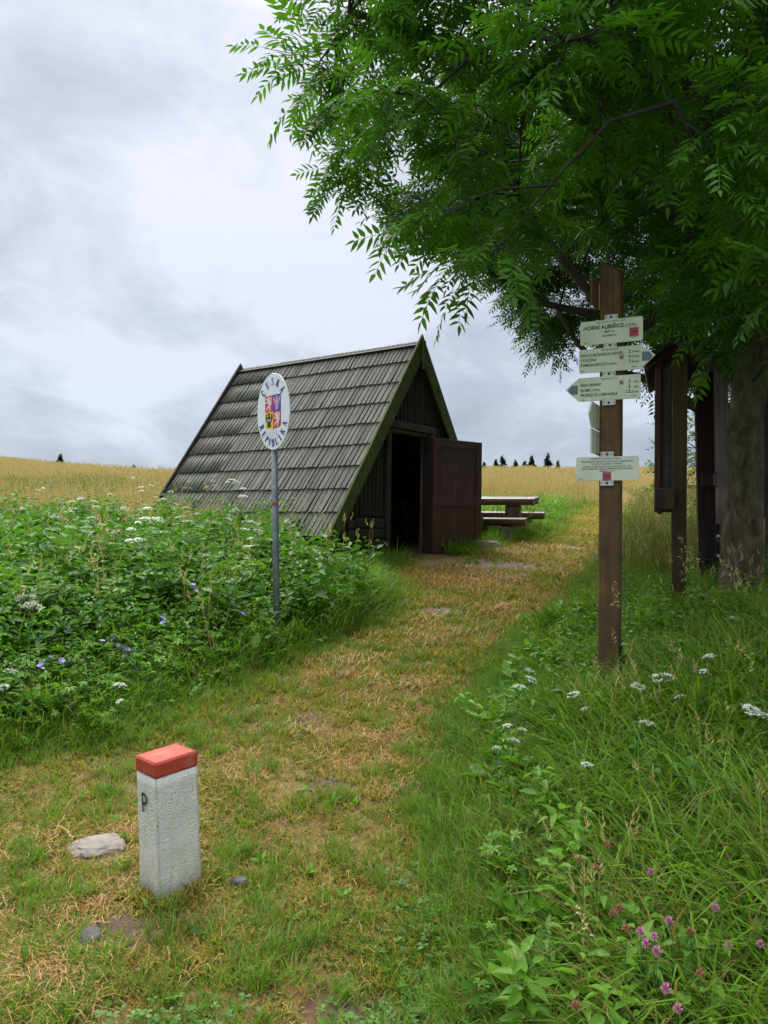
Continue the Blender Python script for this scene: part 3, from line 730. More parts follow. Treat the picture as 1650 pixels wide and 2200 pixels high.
GL = {
 'I': (0.34, vs(0.17)),
 'E': (0.70, vs(0.17) + [stroke([(0.17, 0.96), (0.64, 0.96)], 0.08), stroke([(0.17, 0.04), (0.66, 0.04)], 0.08), stroke([(0.17, 0.52), (0.5, 0.52)], 0.08), stroke([(0.63, 1), (0.63, 0.76)], 0.07), stroke([(0.65, 0), (0.65, 0.26)], 0.07), stroke([(0.5, 0.4), (0.5, 0.64)], 0.06)]),
 'L': (0.64, vs(0.17) + [stroke([(0.17, 0.04), (0.6, 0.04)], 0.08), stroke([(0.59, 0), (0.59, 0.3)], 0.07)]),
 'P': (0.66, vs(0.17) + [arc(0.28, 0.74, 0.30, 0.22, 90, -90, TK, 0.07), stroke([(0.17, 0.96), (0.30, 0.96)], 0.08), stroke([(0.17, 0.52), (0.30, 0.52)], 0.08)]),
 'R': (0.76, vs(0.17) + [arc(0.28, 0.75, 0.29, 0.21, 90, -90, TK, 0.07), stroke([(0.17, 0.96), (0.30, 0.96)], 0.08), stroke([(0.17, 0.54), (0.30, 0.54)], 0.08), stroke([(0.34, 0.54), (0.64, 0.04)], TK), stroke([(0.55, 0.035), (0.78, 0.035)], 0.07)]),
 'B': (0.70, vs(0.17) + [arc(0.28, 0.755, 0.26, 0.205, 90, -90, TK, 0.07), arc(0.28, 0.28, 0.32, 0.24, 90, -90, TK, 0.07), stroke([(0.17, 0.96), (0.30, 0.96)], 0.08), stroke([(0.17, 0.535), (0.30, 0.535)], 0.08), stroke([(0.17, 0.04), (0.30, 0.04)], 0.08)]),
 'K': (0.78, vs(0.17) + [stroke([(0.22, 0.42), (0.64, 0.96)], TN), stroke([(0.36, 0.60), (0.68, 0.04)], TK), stroke([(0.52, 0.965), (0.76, 0.965)], 0.07), stroke([(0.56, 0.035), (0.80, 0.035)], 0.07)]),
 'A': (0.76, [stroke([(0.10, 0), (0.38, 1)], TN), stroke([(0.36, 1), (0.66, 0)], TK), stroke([(0.2, 0.34), (0.56, 0.34)], 0.07), stroke([(0, 0.035), (0.22, 0.035)], 0.07), stroke([(0.52, 0.035), (0.80, 0.035)], 0.07)]),
 'C': (0.74, [arc(0.40, 0.5, 0.32, 0.47, 40, 320, TK, 0.06, 15), stroke([(0.65, 0.98), (0.65, 0.68)], 0.07), stroke([(0.65, 0.02), (0.65, 0.2)], 0.05)]),
 'S': (0.60, [stroke([(0.52, 0.80), (0.42, 0.94), (0.27, 0.97), (0.12, 0.88), (0.10, 0.72), (0.24, 0.58), (0.42, 0.45), (0.52, 0.28), (0.46, 0.10), (0.30, 0.03), (0.14, 0.07), (0.06, 0.22)], [.05, .07, .08, .12, .15, .18, .20, .17, .12, .09, .07, .05]), stroke([(0.53, 0.99), (0.53, 0.70)], 0.06), stroke([(0.05, 0.01), (0.05, 0.3)], 0.06)]),
 'U': (0.74, [stroke([(0.16, 1), (0.16, 0.35), (0.19, 0.18), (0.30, 0.06), (0.44, 0.05), (0.56, 0.16), (0.60, 0.34), (0.60, 1)], [TK, TK, .16, .12, .09, .08, TN, TN]), stroke([(0, 0.965), (0.32, 0.965)], 0.07), stroke([(0.48, 0.965), (0.74, 0.965)], 0.07)]),
}
def arc_text(s, t0, t1, hgt, ax, az, inward, sx=0.85):
    """letters along an ellipse; t in degrees, inward=True for the bottom word"""
    mb = MB(); n = len(s)
    for i, ch in enumerate(s):
        th = R(t0 + (t1 - t0) * i / (n - 1)); base = {'Č': 'C', 'Á': 'A'}.get(ch, ch)
        wdt, parts = GL[base]; parts = list(parts)
        if ch == 'Č': parts += [stroke([(0.22, 1.24), (0.38, 1.08)], 0.10), stroke([(0.54, 1.24), (0.38, 1.08)], 0.10)]
        if ch == 'Á': parts += [stroke([(0.36, 1.06), (0.54, 1.24)], 0.10)]
        px_, pz_ = ax * math.cos(th), az * math.sin(th)
        nx2, nz2 = math.cos(th) / ax, math.sin(th) / az; l_ = math.hypot(nx2, nz2); nx2 /= l_; nz2 /= l_
        if inward: nx2, nz2 = -nx2, -nz2
        tx2, tz2 = nz2, -nx2
        for V_, F_ in parts:
            q = [(px_ + (v.x - wdt / 2) * hgt * sx * tx2 + (v.y) * hgt * nx2, pz_ + (v.x - wdt / 2) * hgt * sx * tz2 + v.y * hgt * nz2) for v in V_]
            add_flat(mb, q, F_, -0.0085 - 0.0002 * (i % 2))
    return mb.obj('lettering', M_navy, ft)
arc_text('ČESKÁ', 137, 43, 0.066, EW * 0.62, EH * 0.69, False)
arc_text('REPUBLIKA', 206, 334, 0.065, EW * 0.92, EH * 0.92, True)
# shield
sw_, stp, sbt = 0.118, 0.145, -0.150
sh = MB()
zmid = 0.0
yS = -0.0075
def shp(P, y, mi, mbx=sh): mbx.add([(p[0], y, p[1]) for p in P], [tuple(range(len(P)))], mi)
shp([(-sw_, zmid), (0, zmid), (0, stp), (-sw_, stp)], yS, 0)
shp([(0, zmid), (sw_, zmid), (sw_, stp), (0, stp)], yS, 1)
shp([(-sw_, zmid), (-sw_, sbt + 0.035), (-sw_ + 0.01, sbt + 0.012), (-sw_ + 0.035, sbt + 0.003), (-0.02, sbt), (0, sbt - 0.012), (0, zmid)], yS, 2)
shp([(sw_, zmid), (sw_, sbt + 0.035), (sw_ - 0.01, sbt + 0.012), (sw_ - 0.035, sbt + 0.003), (0.02, sbt), (0, sbt - 0.012), (0, zmid)], yS, 0)
shield = sh.obj('coat_of_arms', [M_cred, M_cblue, M_cyel], ft)
def lion(cx, cz, w_, hgt):
    mb = MB(); sc_ = lambda P: [(cx + p[0] * w_, cz + p[1] * hgt) for p in P]
    for P, ws in (
        ([(-.05, .44), (-.02, .30), (.02, .12), (.08, -.08), (.10, -.22)], [.16, .26, .24, .18, .20]),    # head-torso
        ([(-.16, .42), (-.02, .43)], [.08, .14]), ([(-.04, .50), (-.01, .42)], [.04, .16]),
        ([(-.02, .26), (-.22, .30), (-.36, .36)], [.12, .09, .12]), ([(-.30, .30), (-.40, .42)], [.05, .03]),
        ([(.0, .10), (-.18, .08), (-.36, .13)], [.12, .09, .12]), ([(-.34, .13), (-.42, .06)], [.05, .03]),
        ([(.08, -.16), (-.10, -.18), (-.16, -.26), (-.30, -.27)], [.18, .12, .09, .10]), ([(-.2, -.27), (-.22, -.36), (-.34, -.37)], [.08, .07, .08]),
        ([(.10, -.18), (.14, -.32), (.10, -.44), (.0, -.48)], [.18, .12, .09, .09]),
        ([(.12, -.14), (.30, -.06), (.34, .08), (.24, .20), (.36, .30), (.30, .46)], [.06, .06, .06, .07, .07, .04]),
        ([(.24, -.04), (.22, .10), (.34, .20), (.24, .34), (.16, .46)], [.05, .05, .05, .06, .03])):
        V_, F_ = stroke(P, ws); add_flat(mb, [(cx + v.x * w_, cz + v.y * hgt) for v in V_], F_, -0.0088)
    return mb.obj('lion_emblem', M_white, shield)
lion(-sw_ / 2, stp / 2, sw_ * 1.0, stp * 0.93); lion(sw_ / 2 + 0.002, sbt / 2 + 0.002, sw_ * 1.0, stp * 0.93)
def eagle(cx, cz, w_, hgt, mats, name, check=False):
    mb = MB()
    strokes_ = [([(0, .46), (0, .2), (0, -.1), (0, -.30)], [.12, .2, .26, .14]), ([(0, .42), (-.14, .40)], [.12, .03]),
        ([(-.06, .12), (-.22, .10), (-.34, .22), (-.36, .40)], [.22, .16, .14, .08]), ([(.06, .12), (.22, .10), (.34, .22), (.36, .40)], [.22, .16, .14, .08]),
        ([(-.24, .12), (-.34, -.10)], [.08, .05]), ([(-.16, .06), (-.24, -.18)], [.08, .05]), ([(.24, .12), (.34, -.10)], [.08, .05]), ([(.16, .06), (.24, -.18)], [.08, .05]),
        ([(-.34, .2), (-.44, .02)], [.07, .04]), ([(.34, .2), (.44, .02)], [.07, .04]), ([(-.26, .30), (-.18, .44)], [.06, .03]), ([(.26, .30), (.18, .44)], [.06, .03]),
        ([(-.06, -.14), (-.22, -.30)], [.07, .08]), ([(.06, -.14), (.22, -.30)], [.07, .08]), ([(0, -.28), (-.20, -.44)], [.10, .10]), ([(0, -.28), (.20, -.44)], [.10, .10]), ([(0, -.28), (0, -.48)], [.10, .12])]
    for P, ws in strokes_:
        if check:
            # split each stroke into chequers
            P2, W2 = [], []
            for i in range(len(P) - 1):
                for k in range(3):
                    f = k / 3; P2.append((P[i][0] * (1 - f) + P[i + 1][0] * f, P[i][1] * (1 - f) + P[i + 1][1] * f)); W2.append(ws[i] * (1 - f) + ws[i + 1] * f)
            P2.append(P[-1]); W2.append(ws[-1]); P, ws = P2, W2
        V_, F_ = stroke(P, ws)
        for k, f in enumerate(F_):
            if check:
                A_, B_, C_, D_ = [V_[q] for q in f]; m1, m2 = (A_ + B_) / 2, (D_ + C_) / 2
                for s_, quad in enumerate(((A_, m1, m2, D_), (m1, B_, C_, m2))):
                    mb.add([(cx + v.x * w_, -0.0088, cz + v.y * hgt) for v in quad], [(0, 1, 2, 3)], (k + s_) % 2)
            else:
                mb.add([(cx + V_[q].x * w_, -0.0088, cz + V_[q].y * hgt) for q in f], [(0, 1, 2, 3)], 0)
    return mb.obj(name, mats, shield)
eagle(sw_ / 2, stp / 2, sw_ * 1.0, stp * 0.92, [M_white, M_cred], 'chequered_eagle_emblem', True)
be = eagle(-sw_ / 2, sbt / 2 + 0.002, sw_ * 1.08, stp * 0.95, [M_black], 'black_eagle_emblem')
mb = MB(); V_, F_ = stroke([(-0.24, .14), (-.14, .03), (0, -.01), (.14, .03), (.24, .14)], [.03, .06, .08, .06, .03]); add_flat(mb, [(-sw_ / 2 + v.x * sw_, sbt / 2 + v.y * stp * .93) for v in V_], F_, -0.0095); mb.obj('crescent', M_white, be)
mb = MB()   # scratched graffiti under the shield
for P in ([(-.075, -.17), (-.06, -.20), (-.085, -.205)], [(-.05, -.165), (-.05, -.215), (-.035, -.19), (-.02, -.215)], [(-.01, -.16), (-.005, -.22)], [(.01, -.19), (.03, -.175), (.035, -.21), (.012, -.215)], [(.045, -.16), (.05, -.22)], [(.08, -.17), (.055, -.192), (.09, -.215)], [(-.09, -.23), (-.02, -.222), (.02, -.24), (.07, -.228)], [(-.06, -.235), (-.03, -.255), (0, -.235)], [(-.04, -.18), (.0, -.182)]):
    V_, F_ = stroke(P, 0.0035); add_flat(mb, [(v.x, v.y) for v in V_], F_, -0.0078)
mb.obj('scratched_graffiti', M_grey, ft)
mb = MB()
for z_ in (0.12, -0.14): mb.box((0, 0.022, z_), (0.09, 0.03, 0.03))
mb.obj('clamp', M_pole, ft)

# ---------------------------------------------------------------- boundary stone
m, t, b, _ = new_mat('white_limewashed_stone')
oc = objcoord(t, (1, 1, 1), False)
f1 = noise(t, oc, 60, 5, 0.7); f2 = noise(t, oc, 130, 3, 0.7); f3 = noise(t, oc, 9, 4)
pit = ramp(t, f1, [(0.30, (0, 0, 0)), (0.42, (1, 1, 1))]); 
c = mixc(t, pit, (0.22, 0.21, 0.17), (0.76, 0.75, 0.68))
c = mixc(t, ramp(t, f3, [(0.40, (0, 0, 0)), (0.8, (1, 1, 1))]), c, (0.60, 0.60, 0.52))
sx = N(t, 'ShaderNodeSeparateXYZ'); t.links.new(oc, sx.inputs[0])
sm = N(t, 'ShaderNodeMath', operation='MULTIPLY_ADD', i_1=0.16); t.links.new(noise(t, oc, 22, 5, 0.7), sm.inputs[0]); t.links.new(sx.outputs[2], sm.inputs[2])
c = mixc(t, ramp(t, sm.outputs[0], [(0.055, (0.7, 0.7, 0.7)), (0.13, (0, 0, 0))]), c, (0.34, 0.31, 0.23))
c = mixc(t, ramp(t, noise(t, objcoord(t, (1, 1, 0.25), False), 30, 5, 0.7), [(0.60, (0, 0, 0)), (0.72, (0.6, 0.6, 0.6))]), c, (0.30, 0.31, 0.22))
t.links.new(c, b.inputs['Base Color']); b.inputs['Roughness'].default_value = 0.85
mg = N(t, 'ShaderNodeMath', operation='MULTIPLY_ADD', i_1=0.5); t.links.new(f1, mg.inputs[0]); t.links.new(f2, mg.inputs[2])
bump(t, b, mg.outputs[0], 1.0, 0.012)
M_lime = m
m, t, b, _ = new_mat('red_painted_stone')
oc = objcoord(t, (1, 1, 1), False); f1 = noise(t, oc, 55, 5, 0.65); f3 = noise(t, oc, 14, 5)
c = mixc(t, f1, (0.30, 0.024, 0.012), (0.46, 0.060, 0.028))
c = mixc(t, ramp(t, f3, [(0.5, (0, 0, 0)), (0.75, (1, 1, 1))]), c, (0.33, 0.13, 0.09))
t.links.new(c, b.inputs['Base Color']); b.inputs['Roughness'].default_value = 0.65; bump(t, b, f1, 0.7, 0.004)
M_redstone = m
A1, B1 = 0.205, 0.162         # right-hand face width, left-hand face width
ax_ = R(47)
nc = np.array([-0.893, 3.15])
bst_z = 0.035
bst = empty('boundary_stone', (nc[0], nc[1], bst_z), (R(0.5), R(-3.9), ax_), label='white square boundary stone with red top and a black letter P', cat='boundary stone')
def rough_block(name, x0, x1, y0, y1, z0, z1, mat, amp, parent, tp=0.0, nsub=14):
    bm = bmesh.new(); bmesh.ops.create_cube(bm, size=1)
    for v in bm.verts:
        fz = v.co.z + 0.5; k = 1 - tp * fz
        v.co = Vector(((x0 + x1) / 2 + v.co.x * (x1 - x0) * k, (y0 + y1) / 2 + v.co.y * (y1 - y0) * k, z0 + fz * (z1 - z0)))
    bmesh.ops.bevel(bm, geom=bm.edges[:], offset=0.005, segments=2, affect='EDGES')
    bmesh.ops.subdivide_edges(bm, edges=[e_ for e_ in bm.edges if e_.calc_length() > 0.03], cuts=nsub, use_grid_fill=True)
    bm.normal_update()
    from mathutils import noise as mn
    for v in bm.verts:
        d = mn.noise(v.co * 38) * 0.6 + mn.noise(v.co * 95) * 0.4 + mn.noise(v.co * 9) * 1.2
        v.co += v.normal * d * amp
    for f in bm.faces: f.smooth = True
    me_ = bpy.data.meshes.new(name); bm.to_mesh(me_); bm.free(); me_.materials.append(mat)
    return mesh_obj(name, me_, parent)
HS = 0.525
rough_block('body', 0, A1, 0, B1, -0.15, HS - 0.062, M_lime, 0.0030, bst, 0.04)
rough_block('red_cap', 0.002, A1 - 0.002, 0.002, B1 - 0.002, HS - 0.064, HS, M_redstone, 0.0022, bst, 0.0)
mb = MB()      # P on the left-hand face (x = 0 plane, y across)
def toface(P): return [(-0.0055, B1 * 0.62 - p[0] * 1.15, 0.305 + p[1] * 1.15) for p in P]
for P, ws in (([(0.002, 0), (0, .068)], .010), ([(0, .068), (.016, .066), (.027, .056), (.029, .045), (.022, .035), (.0, .030)], .010)):
    V_, F_ = stroke(P, ws); mb.add(toface([(v.x, v.y) for v in V_]), F_)
mb.obj('letter', M_black, bst)

# ---------------------------------------------------------------- information boards by the tree
M_maroon = wood('maroon_stained_wood', (0.06, 0.012, 0.010), (0.14, 0.032, 0.028), (20, 20, 1.2), var=0.08, rough=0.45)
M_brownp = wood('olive_brown_post', (0.06, 0.038, 0.018), (0.16, 0.10, 0.05), (22, 22, 1.0), var=0.1)
M_redpost = wood('dark_red_brown_post', (0.035, 0.018, 0.017), (0.085, 0.045, 0.040), (22, 22, 1.0), var=0.1)
M_crack = wood('sunlit_cracked_wood', (0.09, 0.07, 0.06), (0.34, 0.28, 0.25), (55, 55, 0.8), var=0.05)  # cracked grain; the paleness of the sunlit face is put into the colour
M_greyb = wood('greyed_batten', (0.06, 0.052, 0.055), (0.17, 0.155, 0.16), (22, 22, 1.0), var=0.1)
M_roof = plain('dark_roof_board', (0.022, 0.02, 0.024), 0.5, nz=0.3)
M_steelb = plain('pale_bolt', (0.55, 0.55, 0.52), 0.35, 0.6)
ix, iy = 2.80, 7.30
iz = g0(ix, iy) - 0.02
ib = empty('information_board', (ix, iy, iz), (0, 0, R(-20.6)), label='narrow roofed information board seen edge-on right of the guidepost', cat='board')
HB = 3.22 - iz
def post(parent, x, y, w_, d_, z1, mat, name='post', sidemat=None):
    mb = MB(); mb.box((x, y, (z1 - 0.3) / 2), (w_, d_, z1 + 0.3)); return mb.obj(name, mat, parent, bevel=0.006)
post(ib, 0, 0, 0.135, 0.14, HB, M_brownp); post(ib, 0, 1.25, 0.125, 0.14, HB, M_brownp)
mb = MB(); mb.box((-0.150, 0.68, 2.375 - iz), (0.028, 1.34, 1.34)); mb.obj('display_panel', M_roof, ib)
mb = MB(); mb.box((-0.195, 0.0, 2.39 - iz), (0.055, 0.11, 1.42)); mb.box((-0.195, 1.35, 2.39 - iz), (0.055, 0.11, 1.42)); mb.box((-0.195, 0.68, 3.05 - iz), (0.05, 1.23, 0.10)); mb.obj('panel_frame', M_maroon, ib, bevel=0.004)
mb = MB(); mb.box((-0.117, 0.03, 2.39 - iz), (0.098, 0.05, 1.40)); mb.obj('panel_batten', M_greyb, ib, bevel=0.01)
mb = MB(); mb.box((-0.128, 0.60, 1.80 - iz), (0.17, 1.65, 0.20)); mb.obj('lower_rail', M_redpost, ib, bevel=0.008)
mb = MB(); mb.box((-0.085, -0.232, 1.80 - iz), (0.085, 0.008, 0.19)); mb.obj('rail_end', M_brownp, ib)
for sg, w_ in ((-1, 0.30), (1, 0.30)):
    mb = MB(); rt = Vector((0, 0, 3.30 - iz)); ev = Vector((sg * w_ - 0.03, 0, 3.30 - iz - 0.215)) ; th = Vector((sg * 0.014, 0, 0.024))
    P = [(rt.x, rt.z), (ev.x, ev.z), (ev.x - th.x, ev.z - th.z), (rt.x, rt.z - 0.03)]
    mb.prism(P, -0.28, 1.5); mb.obj('roof_board', M_roof, ib)
    mb = MB(); mb.beam((rt.x + sg * 0.01, -0.10, rt.z - 0.05), (ev.x - sg * 0.03, -0.10, ev.z - 0.03), 0.05, 0.06, up=(0, 1, 0)); mb.obj('rafter', M_maroon, ib)
mb = MB(); mb.box((0.098, 0.0, 0.10), (0.05, 0.07, 0.44)); mb.box((0.085, 0.0, -0.15), (0.01, 0.07, 0.4)); mb.obj('ground_anchor', M_iron, ib)
jx, jy = 3.69, 8.55
jz = g0(jx, jy) - 0.02
jb = empty('information_board', (jx, jy, jz), (0, 0, R(-14)), label='weathered red-brown information board frame standing behind the tree trunk', cat='board')
HB2 = 3.25 - jz
def two_face_post(x, y, w_, z1, tilt):
    mb = MB(); c45 = [(-w_ * .62, 0.02), (0.0, -w_ * .55), (w_ * .66, -0.02), (0.0, w_ * .6)]
    V = [(x + p[0], y + p[1], -0.3) for p in c45] + [(x + p[0] - tilt, y + p[1], z1) for p in c45]
    mb.add(V, [(0, 3, 2, 1), (4, 5, 6, 7)], 0); mb.add(V, [(0, 1, 5, 4), (2, 3, 7, 6), (3, 0, 4, 7)], 0); mb.add(V, [(1, 2, 6, 5)], 1)  # one face gets the paler wood, painted as if sunlit
    return mb.obj('post', [M_redpost, M_crack], jb, bevel=0.005)
two_face_post(0, 0, 0.26, HB2, 0.06)
mb = MB(); mb.box((0.66, 0.30, (HB2 - 0.3) / 2), (0.15, 0.16, HB2 + 0.3)); mb.obj('post', M_redpost, jb, bevel=0.006)
mb = MB(); mb.box((0.36, 0.22, 2.3 - jz), (0.52, 0.05, 1.3)); mb.obj('display_panel', M_roof, jb)
mb = MB(); mb.box((0.30, -0.01, 2.05 - jz), (0.9, 0.07, 0.15)); mb.obj('lower_rail', M_redpost, jb, bevel=0.006)
mb = MB(); mb.box((-0.085, -0.10, 2.06 - jz), (0.16, 0.10, 0.15)); mb.obj('rail_end', M_redpost, jb, bevel=0.006)
mb = MB(); mb.box((-0.030, -0.154, 2.06 - jz), (0.05, 0.006, 0.13)); mb.obj('rail_end', M_crack, jb)
for sg in (-1, 1):
    mb = MB(); mb.prism([(0.33, HB2 + 0.25), (0.33 + sg * 0.8, HB2 - 0.15), (0.33 + sg * 0.8, HB2 - 0.19), (0.33, HB2 + 0.21)], -0.35, 0.5); mb.obj('roof_board', M_roof, jb)
mb = MB(); mb.box((-0.045, -0.110, 0.42), (0.155, 0.014, 0.85), rot=Matrix.Rotation(R(-38), 3, 'Z')); mb.obj('steel_foot', M_iron, jb)
for z_ in (0.715, 0.50):
    mb = MB(); mb.tube([(0.0, -0.12, z_), (0.0, -0.165, z_)], [0.018, 0.016], 10); mb.obj('bolt', M_steelb, jb)

# ---------------------------------------------------------------- stones
def rock(name, x, y, sx, sy, sz, mat, seed, label, sink=0.4, rotz=0.0):
    bm = bmesh.new(); bmesh.ops.create_icosphere(bm, subdivisions=3, radius=1)
    from mathutils import noise as mn
    for v in bm.verts:
        d = 1 + 0.30 * mn.noise(v.co * 1.3 + Vector((seed, 0, 0))) + 0.10 * mn.noise(v.co * 3.5 + Vector((0, seed, 0)))
        q = v.co * d; q.z = max(min(q.z, 0.62), -0.8)
        v.co = Vector((q.x * sx, q.y * sy, q.z * sz))
    me_ = bpy.data.meshes.new(name); bm.to_mesh(me_); bm.free(); me_.materials.append(mat)
    o = mesh_obj(name, me_, None, label=label, cat='stone'); o.location = (x, y, g0(x, y) + sz * (0.62 - sink)); o.rotation_euler = (R(4), 0, rotz)
    return o
M_pstone = plain('pale_stone', (0.23, 0.20, 0.175), 0.85, nz=0.3, scale=14, bmp=0.5)
M_dstone = plain('dark_grey_stone', (0.10, 0.095, 0.10), 0.85, nz=0.3, scale=14, bmp=0.5)
rock('stone', -1.30, 3.55, 0.125, 0.085, 0.035, M_pstone, 1.3, 'pale flat stone in the turf left of the boundary stone', 0.42, 0.3)
rock('stone', -1.09, 2.92, 0.040, 0.055, 0.035, M_dstone, 4.1, 'small dark stone in dry grass below the boundary stone', 0.5, 0.8)
rock('stone', -0.60, 3.30, 0.035, 0.028, 0.025, M_dstone, 7.7, 'tiny grey stone in grass right of the boundary stone', 0.25, 0.2)
rock('stone', 1.72, 13.0, 0.28, 0.16, 0.13, M_pstone, 2.2, 'pale flat rock lying under the end of the open door', 0.1, 0.5)

# ---------------------------------------------------------------- trees
M_bark = None
m, t, b, _ = new_mat('grey_ash_bark')
oc = objcoord(t, (1, 1, 0.45), False)
f1 = noise(t, oc, 14, 6, 0.65, 0.5); f2 = noise(t, oc, 3.2, 4, 0.6); f3 = noise(t, oc, 60, 4, 0.6)
c = ramp(t, f1, [(0.3, (0.040, 0.031, 0.019)), (0.5, (0.125, 0.100, 0.062)), (0.72, (0.23, 0.195, 0.135))])
c = mixc(t, ramp(t, f2, [(0.5, (0, 0, 0)), (0.68, (1, 1, 1))]), c, (0.035, 0.037, 0.018))
c = mixc(t, ramp(t, noise(t, oc, 22, 3), [(0.66, (0, 0, 0)), (0.72, (1, 1, 1))]), c, (0.17, 0.17, 0.14))
t.links.new(c, b.inputs['Base Color']); b.inputs['Roughness'].default_value = 0.9; b.inputs['Specular IOR Level'].default_value = 0.2
mg = N(t, 'ShaderNodeMath', operation='ADD'); t.links.new(f1, mg.inputs[0]); t.links.new(f3, mg.inputs[1]); bump(t, b, mg.outputs[0], 1.0, 0.035)
M_bark = m
M_twig = plain('dark_twig_bark', (0.030, 0.026, 0.020), 0.85, nz=0.3)
M_limb = plain('dark_limb_bark', (0.045, 0.038, 0.028), 0.9, nz=0.4, scale=20, bmp=0.5)
M_ashleaf = leaf_mat('ash_leaf', (0.012, 0.046, 0.010), (0.105, 0.29, 0.018), trans=0.46, rough=0.42)
M_ashleaf2 = leaf_mat('ash_leaf_distant', (0.022, 0.066, 0.010), (0.085, 0.22, 0.016), trans=0.42)

def leaflet(L, W, fold, hi=True):
    """leaflet along +x from origin, in xy plane, midrib sunk; returns V,F(tris)"""
    if hi:
        V = np.array([(0, 0, 0), (.28 * L, W * .46, fold), (.62 * L, W * .34, fold * .8), (L, 0, -.06 * L), (.62 * L, -W * .34, fold * .8), (.28 * L, -W * .46, fold), (.30 * L, 0, 0), (.64 * L, 0, -.015 * L)])
        F = np.array([(0, 6, 1), (1, 6, 7), (1, 7, 2), (2, 7, 3), (0, 5, 6), (5, 7, 6), (5, 4, 7), (4, 3, 7)])
    else:
        V = np.array([(0, 0, 0), (.4 * L, W * .45, fold), (L, 0, -.05 * L), (.4 * L, -W * .45, fold), (.45 * L, 0, 0)])
        F = np.array([(0, 4, 1), (1, 4, 2), (0, 3, 4), (3, 2, 4)])
    return V, F
def rotz_np(a): c_, s_ = math.cos(a), math.sin(a); return np.array([[c_, -s_, 0], [s_, c_, 0], [0, 0, 1]])
def rotx_np(a): c_, s_ = math.cos(a), math.sin(a); return np.array([[1, 0, 0], [0, c_, -s_], [0, s_, c_]])
def roty_np(a): c_, s_ = math.cos(a), math.sin(a); return np.array([[c_, 0, s_], [0, 1, 0], [-s_, 0, c_]])
def compound_leaf(pairs, length, ll, lw, hi, seed):
    r_ = np.random.default_rng(seed); VV, FF = [], []; n0 = 0
    def rach(s): return np.array([s * length, 0, -0.22 * length * s * s])
    items = [(0.30 + 0.62 * k / max(1, pairs - 1) * 0.98, sg) for k in range(pairs) for sg in (-1, 1)] + [(1.0, 0)]
    for s, sg in items:
        L_ = ll * (0.80 + 0.3 * math.sin(math.pi * min(1, s))) * r_.uniform(.88, 1.1); V_, F_ = leaflet(L_, lw * r_.uniform(.85, 1.15), 0.12 * lw, hi)
        V_ = V_ @ rotx_np(r_.normal(0, .25)).T @ roty_np(r_.normal(0.22, .16)).T @ rotz_np(sg * r_.normal(R(56), .09) if sg else 0).T + rach(s)
        VV.append(V_); FF.append(F_ + n0); n0 += len(V_)
    w_ = 0.0022
    V_ = np.array([rach(0) + (0, w_, 0), rach(0) - (0, w_, 0), rach(.5) + (0, w_ * .8, 0), rach(.5) - (0, w_ * .8, 0), rach(1) + (0, w_ * .5, 0), rach(1) - (0, w_ * .5, 0)])
    VV.append(V_); FF.append(np.array([(0, 1, 3), (0, 3, 2), (2, 3, 5), (2, 5, 4)]) + n0)
    return np.concatenate(VV), np.concatenate(FF)
def in_poly(px, py, poly):
    P = np.array(poly); n = len(P); ins = np.zeros(len(px), bool); j = n - 1
    for i in range(n):
        xi, yi, xj, yj = *P[i], *P[j]
        c_ = ((yi > py) != (yj > py)) & (px < (xj - xi) * (py - yi) / (yj - yi + 1e-9) + xi); ins ^= c_; j = i
    return ins
